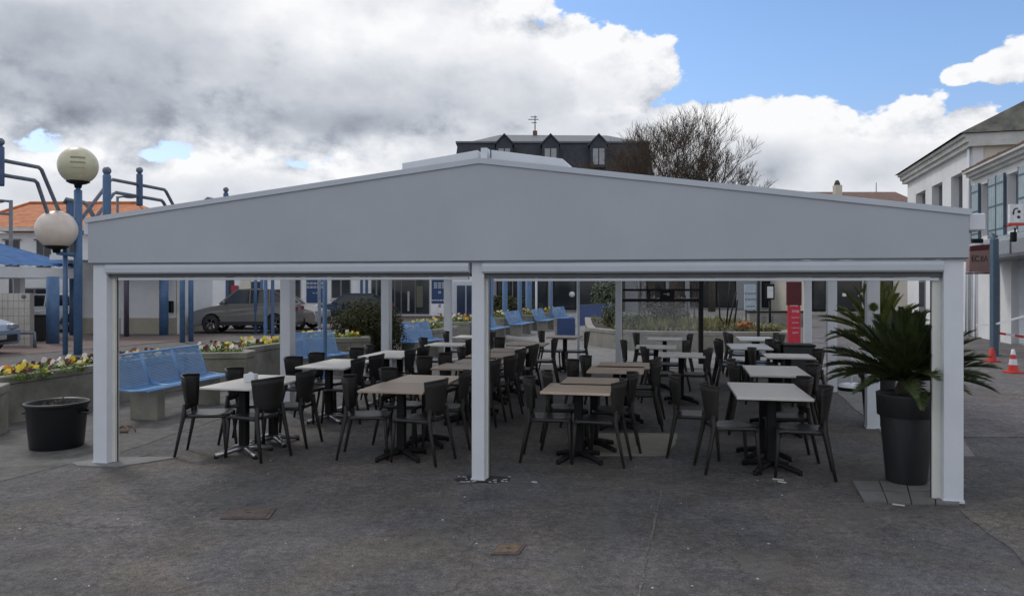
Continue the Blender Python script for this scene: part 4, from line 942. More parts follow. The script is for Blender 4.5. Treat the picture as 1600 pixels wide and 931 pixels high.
for pa_, pb_ in ((8, 31), (57, 80), (98, 118)):
    wall_window(oh, gx(pa_, YH), gx(pb_, YH), 2.2, gz(375, YH), YH, sill=False)
    b = MB(); b.b2(gx(pa_, YH) - .1, gx(pb_, YH) + .1, YH - .12, YH - .04, gz(376, YH), gz(373.5, YH)); b.build('lintel', frame_grey, oh)
# --- shops facade A
fa = thing('blue_white_shops', (0, 0, 0), 'white shop building with navy panels and dark windows behind the parked cars', 'shop building')
YA = 44; X = lambda p: gx(p, YA); Z = lambda p: gz(p, YA)
b = MB(); b.b2(X(280), X(752), YA, YA + 9, 0, 5.4); b.build('wall', wall_white, fa)
b = MB(); b.b2(X(278), X(754), YA - .3, YA + 9.3, 5.42, 5.65); b.build('roof_slab', zinc, fa)
def panel(n, p0, p1, y0, y1, m, d=.05): b = MB(); b.b2(X(p0), X(p1), YA - d, YA - .004, max(.02, Z(y1)), Z(y0)); return b.build(n, m, fa)
panel('base_course', 305, 352, 478, 500, wall_beige, .03); panel('navy_pier', 353, 358, 420, 500, blue_dark); panel('poster_panel', 358.5, 366, 420, 500, ink_dark)
panel('poster', 362, 373, 446, 466, mat('red_poster', (.35, .03, .05), .5, var=.3, scale=3), .08)
panel('beige_panel', 376, 392, 420, 500, wall_cream); panel('dark_door', 393, 408, 440, 500, glass)
for p0, p1 in ((444, 470), (518, 548), (580, 597)): wall_window(fa, X(p0), X(p1), Z(466), Z(430), YA - .03)
panel('navy_panel', 479, 511, 425, 473, sign_blue); panel('navy_stripe', 563, 567, 425, 480, blue_dark); panel('navy_stripe', 571, 575, 425, 480, blue_dark)
for y, sz in ((443, .34), (449, .34), (458, .2)): text('======' if sz > .3 else '= = =', sz, sign_white, (X(495), YA - .06, Z(y)), (R(90), 0, 0), fa)
sf = panel('shopfront', 600, 671, 425, 491, frame_grey, .03)
for p0, p1 in ((601, 616), (618, 626), (628, 648), (650, 670)):
    b = MB(); b.b2(X(p0), X(p1), YA - .07, YA - .035, Z(489), Z(428)); b.build('pane', glass, sf)
panel('interior_poster', 651, 661, 447, 480, mat('olive_display', (.10, .10, .075), .6), .09); panel('interior_poster', 637, 640, 455, 486, mat('pale_display', (.35, .35, .36), .6), .09)
panel('navy_sign', 674.5, 696, 425, 474, sign_blue); panel('white_notice', 673, 697, 474.5, 495, sign_white)
for s_, y, sz in (('===', 444, .4), ('===', 449, .4), ('o', 456, .3), ('------', 468, .5)): text(s_, sz, sign_white, (X(687), YA - .06, Z(y)), (R(90), 0, 0), fa)
for s_, y, sz in (('8', 478, .3), ('--', 489, .4)): text(s_, sz, ink_dark, (X(687), YA - .06, Z(y)), (R(90), 0, 0), fa)
dr = panel('door_frame', 702, 742, 440, 496, box_grey, .04)
for p0, p1 in ((714, 727), (729, 741)):
    b = MB(); b.b2(X(p0), X(p1), YA - .08, YA - .045, Z(493), Z(446)); b.build('pane', mat('navy_glass', (.02, .035, .08), .1), dr)
b = MB(); b.b2(X(600), X(760), YA - 1.2, YA - .1, 0, .12); b.build('step', road_red, fa)
for k in range(8):
    wall_window(fa, X(300 + k * 56), X(326 + k * 56), 3.3, 4.7, YA - .02, sill=True)
# --- dark shops B
fb = thing('dark_shopfront_building', (0, 0, 0), 'grey building with black shopfront straight beyond the centre of the terrace', 'shop building')
YB = 56; X = lambda p: gx(p, YB); Z = lambda p: gz(p, YB)
b = MB(); b.b2(X(758), X(1000), YB, YB + 9, 0, 6); b.build('wall', mat('grey_render', (.28, .29, .31), .85, var=.1), fb)
b = MB(); b.b2(X(756), X(1002), YB - .3, YB + 9.3, 6.02, 6.3); b.build('roof_slab', zinc, fb)
sfb = []
for p0, p1 in ((776, 800), (802, 856), (864, 901), (903, 938)):
    b = MB(); b.b2(X(p0), X(p1), YB - .05, YB - .004, .1, 2.5); w = b.build('shop_window', iron_black, fb)
    b = MB(); b.b2(X(p0) + .1, X(p1) - .1, YB - .08, YB - .052, .2, 2.4); b.build('pane', glass, w)
for k in range(5): wall_window(fb, X(775 + k * 45), X(795 + k * 45), 3.6, 5.2, YB - .02)
b = MB(); b.ball((X(893.5), YB - .15, Z(460)), .22); b.build('clock', sign_white, fb)
# --- far building C
fc = thing('far_shop_building', (0, 0, 0), 'pale far shop building with grey awning behind the garden', 'shop building')
YC = 62; X = lambda p: gx(p, YC); Z = lambda p: gz(p, YC)
b = MB(); b.b2(X(1002), X(1262), YC, YC + 9, 0, 6.5); b.build('wall', mat('pale_grey_render', (.42, .44, .46), .85, var=.08), fc)
b = MB(); b.b2(X(1000), X(1264), YC - .3, YC + 9.3, 6.52, 6.8); b.build('roof_slab', zinc, fc)
for p0, p1 in ((1010, 1040), (1046, 1070), (1078, 1110), (1118, 1150), (1190, 1226)):
    b = MB(); b.b2(X(p0), X(p1), YC - .05, YC - .004, .1, 2.5); w = b.build('shop_window', iron_black, fc)
    b = MB(); b.b2(X(p0) + .1, X(p1) - .1, YC - .08, YC - .052, .2, 2.4); b.build('pane', glass, w)
for k in range(6): wall_window(fc, X(1015 + k * 40), X(1035 + k * 40), 3.8, 5.4, YC - .02)
# low wall / counter grey between
cn = thing('grey_counter_wall', (gx(1215, 34), 34, 0), 'pale grey low wall with two dark hatches behind the garden', 'wall')
b = MB(); b.box((0, 0, .32), (gx(1262, 34) - gx(1170, 34), .4, .66)); b.build('wall', concrete_light, cn)
b = MB(); b.box((0, 0, .68), (gx(1264, 34) - gx(1168, 34), .5, .06)); b.build('top', iron_black, cn)
for px in (1191, 1203):
    b = MB(); b.box((gx(px, 34) - gx(1215, 34), -.21, .30), (.18, .02, .36)); b.build('hatch', frame_grey, cn)
# --- D corner house with brown roof, dark shopfront
hd = thing('brown_roofed_house', (0, 0, 0), 'house with brown tiled roof and cream chimney, dark shopfront below', 'house')
YD = 52; X = lambda p: gx(p, YD)
b = MB(); b.b2(X(1266), X(1440), YD, YD + 8, 0, 7.3); b.build('wall', wall_cream, hd)
zr = gz(300, YD + 4); b = MB(); xa, xb = X(1262), X(1445); b.add([(xa, YD - .4, 7.3), (xb, YD - .4, 7.3), (xb, YD + 8.4, 7.3), (xa, YD + 8.4, 7.3), (xa + 1.0, YD + 4, zr), (xb, YD + 4, zr)], [(0, 1, 5, 4), (1, 2, 5), (2, 3, 4, 5), (3, 0, 4)], False); rf = b.build('roof', brown_tile, hd)
b = MB(); cx = gx(1308, YD + 3); b.b2(cx - .24, cx + .24, YD + 2.7, YD + 3.2, 7.4, gz(290, YD + 3)); ch = b.build('chimney', wall_cream, rf)
b = MB(); b.lathe([(.001, 0), (.2, 0), (.22, .1), (.12, .35), (.001, .4)], (cx, YD + 3, gz(290, YD + 3)), 10)
o_ = b.build('chimney_pot', bark, hd)
b = MB(); b.tube([(gx(1369, YD + 4), YD + 4, zr), (gx(1369, YD + 4), YD + 4, zr + .7)], .03, 5); b.build('aerial', frame_grey, hd)
for p0, p1 in ((1268, 1290), (1305, 1346), (1350, 1395)):
    b = MB(); b.b2(X(p0), X(p1), YD - .06, YD - .004, .1, 2.7); w = b.build('shopfront', iron_black, hd)
    b = MB(); b.b2(X(p0) + .1, X(p1) - .1, YD - .09, YD - .065, .25, 2.6); b.build('pane', glass, w)
for px in (1318, 1343): b = MB(); b.b2(gx(px - 3, YD), gx(px + 3, YD), YD - .13, YD - .1, gz(463, YD), gz(458, YD)); b.build('white_sticker', sign_white, hd)
for k in range(4): wall_window(hd, X(1275 + k * 40), X(1292 + k * 40), 4.2, 6.0, YD - .02)
# --- mansard building
mb_ = thing('mansard_building', (0, 0, 0), 'tall dark slate mansard building with three gabled dormers above the pavilion roof', 'building')
YM = 72; X = lambda p, d=0: gx(p, YM + d); Z = lambda p, d=0: gz(p, YM + d)
xa, xb = X(706), X(1024); zt, zb = Z(221), Z(290)
b = MB(); b.b2(xa + .4, xb - .4, YM + .6, YM + 12, 0, zb); b.build('wall', wall_cream, mb_)
b = MB(); b.add([(xa, YM, zb), (xb, YM, zb), (xb, YM + 13, zb), (xa, YM + 13, zb), (xa + .5, YM + .9, zt), (xb - .5, YM + .9, zt), (xb - .5, YM + 12, zt), (xa + .5, YM + 12, zt)], [(0, 1, 5, 4), (1, 2, 6, 5), (2, 3, 7, 6), (3, 0, 4, 7), (4, 5, 6, 7)], False); b.build('mansard_roof', slate_dark, mb_)
b = MB(); b.b2(xa + .3, xb - .3, YM + .75, YM + 12.2, zt, zt + .16); b.build('eave_band', zinc, mb_)
b = MB(); b.add([(xa + 1.6, YM + 1.2, zt + .17), (xb - 1, YM + 1.2, zt + .17), (xb - 1, YM + 12, zt + .17), (xa + 1.6, YM + 12, zt + .17), (xa + 4.5, YM + 5, Z(211, 5)), (xb - 4, YM + 5, Z(212, 5))], [(0, 1, 5, 4), (1, 2, 5), (2, 3, 4, 5), (3, 0, 4)], False); b.build('flat_roof', zinc, mb_)
for px in (788, 860, 935):
    d = MB(); cx = X(px); zz0, zz1, zp = Z(262), Z(226), Z(212); hw = .78
    d.prism([(cx - hw, zz0), (cx + hw, zz0), (cx + hw, zz1), (cx, zp), (cx - hw, zz1)], YM - .25, YM + 2.2, 'y'); dm = d.build('dormer', slate_dark, mb_)
    d = MB(); e = .14; d.prism([(cx - hw - e, zz1 - .1), (cx, zp), (cx + hw + e, zz1 - .1), (cx + hw + e, zz1 + .05), (cx, zp + .16), (cx - hw - e, zz1 + .05)], YM - .4, YM + 2.2, 'y'); d.build('dormer_roof', slate_dark, dm)
    for s in (-1, 1):
        d = MB(); d.b2(cx + (s * .3) - .25, cx + (s * .3) + .25, YM - .29, YM - .26, Z(258), Z(233)); d.build('pane', glass_pale, dm)
for px in (771, 785, 895, 968):
    b = MB(); b.lathe([(.001, 0), (.14, 0), (.16, .25), (.2, .3), (.001, .42)], (X(px, 3), YM + 3, zt + .3), 8); b.build('vent_cowl', zinc, mb_)
b = MB(); cx = X(836, 5); b.b2(cx - .22, cx + .22, YM + 4.8, YM + 5.3, zt + .3, Z(205, 5)); b.build('chimney', brown_tile, mb_)
b = MB(); b.tube([(cx, YM + 5, Z(206, 5)), (cx, YM + 5, Z(181, 5))], .06, 5)
for py, hl in ((183, .45), (187, .7), (192, .35)): b.tube([(cx - hl, YM + 5, Z(py, 5)), (cx + hl * .5, YM + 5, Z(py, 5))], .045, 5)
b.build('aerial', frame_grey, mb_)
# --- right street buildings, wall line x = 9 + .28 Y
SLP = .28; RA = math.atan2(1, SLP); cR, sR = math.cos(RA), math.sin(RA)
def rpt(Y): return Vector((9 + SLP * Y, Y, 0))
def ray_Y(px, k=9.0): return k / ((px - 800) / F - SLP)      # depth where the wall line meets a photo column
class RB(MB):                                                 # boxes laid along the wall: a = depth Y, d = out from the wall (towards the street)
    def rb(s, Ya, Yb, d0, d1, z0, z1):
        n = Vector((-1, SLP, 0)).normalized(); vs = []
        for z in (z0, z1):
            for (Y, d) in ((Ya, d0), (Yb, d0), (Yb, d1), (Ya, d1)): p = rpt(Y) + n * d; vs.append((p.x, p.y, z))
        return s.add(vs, [(3, 2, 1, 0), (4, 5, 6, 7), (0, 1, 5, 4), (1, 2, 6, 5), (2, 3, 7, 6), (3, 0, 4, 7)], False)
def rz(px, py): return gz(py, ray_Y(px))
r1 = thing('white_house_with_slate_roof', (0, 0, 0), 'tall white house with grey slate roof and three deep windows at upper right', 'house')
Ya, Yb = ray_Y(1520), ray_Y(1418); HT = 6.84
# wall pieces leaving window openings
wins = [(ray_Y(1504), ray_Y(1486)), (ray_Y(1472.5), ray_Y(1456)), (ray_Y(1446), ray_Y(1431))]; wz0, wz1 = 4.45, 6.12
edges = [Ya] + [v for w in wins for v in w] + [Yb]
b = RB(); b.rb(Ya, Yb, -.35, 0, 0, wz0); b.rb(Ya, Yb, -.35, 0, wz1, HT)
for i in range(0, len(edges), 2): b.rb(edges[i], edges[i + 1], -.35, 0, wz0, wz1)
b.build('wall', wall_white, r1)
b = RB(); b.rb(Ya, Yb, -9, -.36, 0, HT); b.build('house_body', wall_cream, r1)
for (a_, c_) in wins:
    b = RB(); b.rb(a_ + .02, c_ - .02, -.33, -.28, wz0, wz1); w = b.build('window', frame_grey, r1)
    b = RB(); b.rb(a_ + .12, (a_ + c_) / 2 - .04, -.279, -.26, wz0 + .1, wz1 - .1); b.build('pane', glass, w)
    b = RB(); b.rb((a_ + c_) / 2 + .04, c_ - .12, -.279, -.26, wz0 + .1, wz1 - .1); b.build('pane', glass, w)
for k, (d1, z0, z1) in enumerate(((.18, HT, HT + .16), (.28, HT + .162, HT + .34), (.38, HT + .342, HT + .46))):
    b = RB(); b.rb(Ya - .2, Yb + .3, -9, d1, z0, z1); b.build('cornice', trim_stone, r1)
b = RB(); n = Vector((-1, SLP, 0)).normalized(); e0, e1 = rpt(Ya - .3) + n * .5, rpt(Yb + .4) + n * .5; f0, f1 = e0 - n * 10, e1 - n * 10; z0 = HT + .47; m0 = (e0 + f0) / 2 + (e1 - e0) * .12; m1 = (e1 + f1) / 2 - (e1 - e0) * .38
up_ = lambda p, z: (p.x, p.y, z)
b.add([up_(e0, z0), up_(e1, z0), up_(f1, z0), up_(f0, z0), up_(m0, z0 + 2.6), up_(m1, z0 + 2.6)], [(0, 1, 5, 4), (1, 2, 5), (2, 3, 4, 5), (3, 0, 4)], False); b.build('roof', slate, r1)
b = RB(); p = rpt(Ya + .12) + n * .08; b.tube([(p.x, p.y, 0), (p.x, p.y, HT)], .055, 8); b.build('downpipe', box_grey, r1)
for (a_, c_, h_) in ((Yb - 3.3, Yb - 2.3, 2.1), (Yb - 6, Yb - 4.5, 2.2)):
    b = RB(); b.rb(a_, c_, .003, .04, .1, h_); w = b.build('door', frame_grey, r1); b = RB(); b.rb(a_ + .1, c_ - .1, .041, .05, .9, h_ - .1); b.build('pane', glass, w)
r2 = thing('shuttered_shop_house', (0, 0, 0), 'white house with pale blue shutters and shop below at the right edge', 'house')
Yn = 14.0; Ye = Ya - .03; H2 = 5.62
w2 = [(ray_Y(1547), ray_Y(1534)), (ray_Y(1594), ray_Y(1574)), (17.2, 18.4)]; z20, z21 = 3.55, 5.35
b = RB(); b.rb(Yn, Ye, -.3, 0, 2.7, z20); b.rb(Yn, Ye, -.3, 0, z21, H2); ed = [Ye] 
seg = sorted([Yn, Ye] + [v for w in w2 for v in w])
for i in range(0, len(seg), 2): b.rb(seg[i], seg[i + 1], -.3, 0, z20, z21)
b.build('wall', wall_white, r2)
b = RB(); b.rb(Yn, Ye, -8, -.31, 0, H2); b.build('house_body', wall_cream, r2)
for (a_, c_) in w2:
    b = RB(); b.rb(a_, c_, -.28, -.24, z20, z21); w = b.build('window', frame_grey, r2); b = RB(); b.rb(a_ + .1, c_ - .1, -.239, -.225, z20 + .08, z21 - .08); b.build('pane', glass, w)
def shutter(ya, yb):
    b = RB(); b.rb(ya, yb, .045, .075, z20 - .12, z21 + .06); s = b.build('shutter', shutter_blue, r2)
    nb = 4
    for k in range(nb):
        w = (yb - ya) / nb; b = RB(); b.rb(ya + k * w + .008, ya + (k + 1) * w - .008, .0755, .088, z20 - .10, z21 + .04); b.build('plank', shutter_blue, s)
    for zz in (z20 + .12, (z20 + z21) / 2, z21 - .2):
        b = RB(); b.rb(ya - .02, yb + .02, .0885, .10, zz - .025, zz + .025); b.build('strap', strap_blue, s)
    for yy in (ya, yb):
        b = RB(); b.rb(yy - .02, yy + .02, .03, .098, z20 - .13, z21 + .07); b.build('edge_bar', strap_blue, s)
shutter(ray_Y(1533), ray_Y(1522)); shutter(ray_Y(1560), ray_Y(1548.5)); shutter(ray_Y(1573), ray_Y(1561)); shutter(ray_Y(1611), ray_Y(1596))
for k, (d1, z0, z1) in enumerate(((.12, H2, H2 + .10), (.24, H2 + .102, H2 + .22), (.36, H2 + .222, H2 + .30))):
    b = RB(); b.rb(Yn - .1, Ye - .02, -8, d1, z0, z1); b.build('cornice', trim_stone, r2)
b = RB(); 
for k in range(60): b.rb(Yn + k * (Ye - Yn) / 60 + .02, Yn + (k + 1) * (Ye - Yn) / 60 - .02, -1.5, .38, H2 + .302, H2 + .35 + rnd.uniform(0, .03))
b.build('eave_tiles', brown_tile, r2, kind='stuff')
b = RB(); b.rb(Yn, Ye, -8, -1.4, H2 + .3, H2 + .45); b.build('roof', slate, r2)
# ground floor of r2: piers, door, roller shutter
b = RB(); b.rb(Yn, ray_Y(1606), -.3, 0, 0, 2.7); b.rb(ray_Y(1580), ray_Y(1563), -.3, .0, 0, 2.7); b.rb(ray_Y(1546), Ye, -.3, 0, 0, 2.7); b.build('pier', wall_white, r2)
b = RB(); b.rb(ray_Y(1563), ray_Y(1546), -.2, -.14, 0, 2.68); dd = b.build('shop_window', frame_grey, r2); b = RB(); b.rb(ray_Y(1561), ray_Y(1556), -.139, -.12, .3, 2.5); b.build('pane', glass_pale, dd); b = RB(); b.rb(ray_Y(1554), ray_Y(1548), -.139, -.12, .3, 2.5); b.build('pane', glass_pale, dd)
b = RB(); b.rb(ray_Y(1606), ray_Y(1580), -.25, -.2, 0, 2.68); rs_ = b.build('roller_shutter', box_grey, r2)
b = RB(); 
for k in range(30): b.rb(ray_Y(1604), ray_Y(1582), -.199, -.175, .06 + k * .085, .06 + k * .085 + .06)
b.build('slats', box_grey, rs_, kind='stuff')
for px in (1512, 1518, 1527):
    p = rpt(ray_Y(px)) + n * .06; b = MB(); b.tube([(p.x, p.y, 0), (p.x, p.y, 3.0)], .035, 6); b.build('pipe', box_grey, r2)
# glazed canopy over the shop
cnp = thing('glazed_canopy', (0, 0, 0), 'grey glazed shop canopy sticking out below the shuttered windows', 'canopy')
yc0, yc1 = 15.5, ray_Y(1562)
b = RB(); b.rb(yc0, yc1, .02, 1.2, 2.62, 2.70); b.build('frame', frame_grey, cnp)
for k in range(4):
    a_ = yc0 + (yc1 - yc0) * k / 4; c_ = yc0 + (yc1 - yc0) * (k + 1) / 4; b = RB(); b.rb(a_ + .04, c_ - .04, 1.16, 1.2, 2.705, 3.05); b.build('panel', mat('grey_opal_panel', (.34, .37, .40), .3) if k == 0 else bpy.data.materials['grey_opal_panel'], cnp)
    b = RB(); b.rb(a_ - .03, a_ + .03, 1.13, 1.23, 2.70, 3.07); b.build('bar', frame_grey, cnp)
    b = RB(); nn = n; A = rpt(a_ + .04) + nn * 1.17; B_ = rpt(c_ - .04) + nn * 1.17; A2 = rpt(a_ + .04) + nn * .05; B2 = rpt(c_ - .04) + nn * .05
    b.add([up_(A, 3.06), up_(B_, 3.06), up_(B2, 3.42), up_(A2, 3.42), up_(A, 3.09), up_(B_, 3.09), up_(B2, 3.45), up_(A2, 3.45)], [(3, 2, 1, 0), (4, 5, 6, 7), (0, 1, 5, 4), (1, 2, 6, 5), (2, 3, 7, 6), (3, 0, 4, 7)], False); b.build('pane', bpy.data.materials['grey_opal_panel'], cnp)
# blue-grey canopy post, signs
YP = 19.6; sp = thing('canopy_post', (gx(1553.5, YP), YP, 0), 'slate blue steel post standing before the shop entrance at far right', 'post')
b = MB(); b.box((0, 0, 1.52), (.15, .15, 3.05)); b.build('shaft', strap_blue, sp, bevel=.01); b = MB(); b.box((0, 0, .02), (.24, .24, .04)); b.build('foot', strap_blue, sp)
b = MB(); b.tube([(0, 0, 3.0), (.15, .4, 3.2), (.5, .7, 3.15)], .05, 6); b.build('bracket', strap_blue, sp)
YS = 20.6; ss = thing('hanging_shop_sign', (gx(1529, YS), YS, 0), 'faded pink brown shop sign lettered in dark capitals beside the canopy post', 'sign', rz=R(8))
zc_ = gz(403, YS); hw, hh = .33, .40
b = MB(); b.prism([(-hw, -hh + .02), (hw - .04, -hh), (hw, hh - .02), (-hw + .03, hh - .08)], -.06, .06, 'y'); o_ = b.build('panel', sign_rust, ss); o_.location = (0, 0, zc_)
b = MB(); b.prism([(-hw + .01, hh * .45), (hw - .08, hh * .55), (hw - .02, hh - .03), (-hw + .03, hh - .09)], -.066, -.0605, 'y'); o_ = b.build('top_band', sign_dark_red, ss); o_.location = (0, 0, zc_)
text('EC.IIA', .23, ink_dark, (-.02, -.065, zc_ - .03), (R(90), 0, R(2)), ss, sx=.85)
b = MB(); b.b2(-.2, .12, -.03, .03, zc_ + hh, zc_ + hh + .12); b.build('bracket', iron_black, ss)
b = MB(); b.b2(-hw - .01, hw + .01, -.07, .07, zc_ - hh - .04, zc_ - hh - .003); b.build('lower_trim', sign_dark_red, ss)
YL = 21.0; ls = thing('projecting_logo_sign', (gx(1587, YL), YL, 0), 'small square white sign with dark curved emblem and red base under the shutters', 'sign', rz=R(-6))
zc_ = gz(334, YL); b = MB(); b.box((0, 0, zc_), (.36, .10, .52)); b.build('box', sign_white, ls, bevel=.01)
b = MB(); b.tube([(-.09, -.055, zc_ - .03), (-.08, -.055, zc_ + .07), (-.05, -.055, zc_ + .13), (.03, -.055, zc_ + .145)], .02, 6); b.build('emblem_arc', ink_dark, ls)
for dx_, dz_ in ((.06, .05), (.05, -.10)):
    b = MB(); b.lathe([(.001, 0), (.045, 0)], n=10); em = b.build('emblem_dot', ink_dark, ls); em.location = (dx_, -.057, zc_ + dz_); em.rotation_euler = (R(90), 0, 0)
b = MB(); b.box((0, 0, zc_ - .30), (.42, .12, .06)); b.build('red_base', cone_red, ls)
b = MB(); b.box((.0, .3, zc_ - .30), (.05, .6, .05)); b.build('bracket', iron_black, ls)
sk = thing('wall_loudspeaker', (gx(1583.5, 19.5), 19.5, gz(378, 19.5)), 'small black lamp on top of the glazed canopy', 'lamp')
b = MB(); b.box((0, 0, .13), (.12, .12, .26)); b.build('body', iron_black, sk, bevel=.02); b = MB(); b.box((.04, 0, .3), (.03, .03, .12)); b.build('mount', iron_black, sk)
# cones and tape
def cone(x, y, lab, ang=0):
    t = thing('traffic_cone', (x, y, .012), lab, 'traffic cone', rz=ang)
    b = MB(); b.box((0, 0, .018), (.28, .28, .036)); b.build('base', cone_red, t, bevel=.006)
    b = MB(); r0 = .105; 
    def rr_(z): return .105 - .08 * z / .5
    b.lathe([(rr_(0), .03), (rr_(.15), .17)], n=18); b.build('body', cone_red, t); b = MB(); b.lathe([(rr_(.27), .29), (rr_(.36), .38)], n=18); b.build('red_band', cone_red, t)
    b = MB(); b.lathe([(rr_(.15) + .001, .17), (rr_(.27) + .001, .29)], n=18); b.build('white_band', paint_white, t); b = MB(); b.lathe([(rr_(.36) + .001, .38), (rr_(.48), .49), (.001, .49)], n=18); b.build('white_band', paint_white, t); return t
def cone2(x, y, lab): 
    t = thing('traffic_cone', (x, y, .012), lab, 'traffic cone'); b = MB(); b.box((0, 0, .018), (.26, .26, .036)); b.build('base', cone_red, t)
    b = MB(); b.lathe([(.10, .03), (.045, .32), (.04, .33), (.001, .33)], n=18); b.build('body', cone_red, t); return t
cone2(gx(1550, 18), 18, 'short plain red traffic cone beside the slate blue post')
cone(gx(1583, 15.7), 15.7, 'red and white traffic cone nearest the right edge')
bt = thing('barrier_tape', (0, 0, 0), 'red and white barrier tape strung from the canopy post towards the right', 'tape'); prev = None
for k in range(14):
    a_ = k / 13; xx = gx(1558, YP) + a_ * 2.0; yy = YP - a_ * 1.5; zz = gz(520, YP) - .12 * math.sin(math.pi * a_); 
    if prev:
        b = MB(); p, q = prev, (xx, yy, zz); b.add([(p[0], p[1], p[2] - .03), (q[0], q[1], q[2] - .03), (q[0], q[1], q[2] + .03), (p[0], p[1], p[2] + .03)], [(0, 1, 2, 3)], False); b.build('stripe', cone_red if k % 2 else paint_white, bt)
    prev = (xx, yy, zz)
tp2 = thing('barrier_tape', (0, 0, 0), 'thin pale tape stretched left of the canopy post', 'tape'); b = MB(); A = (gx(1525, 23), 23, gz(508, 23)); B_ = (gx(1553, YP), YP, gz(507, YP)); Cc = (gx(1600, 18.5), 18.5, gz(494, 18.5))
b.beam(A, B_, .01, .05); b.beam(B_, Cc, .01, .05); b.build('band', paint_white, tp2)
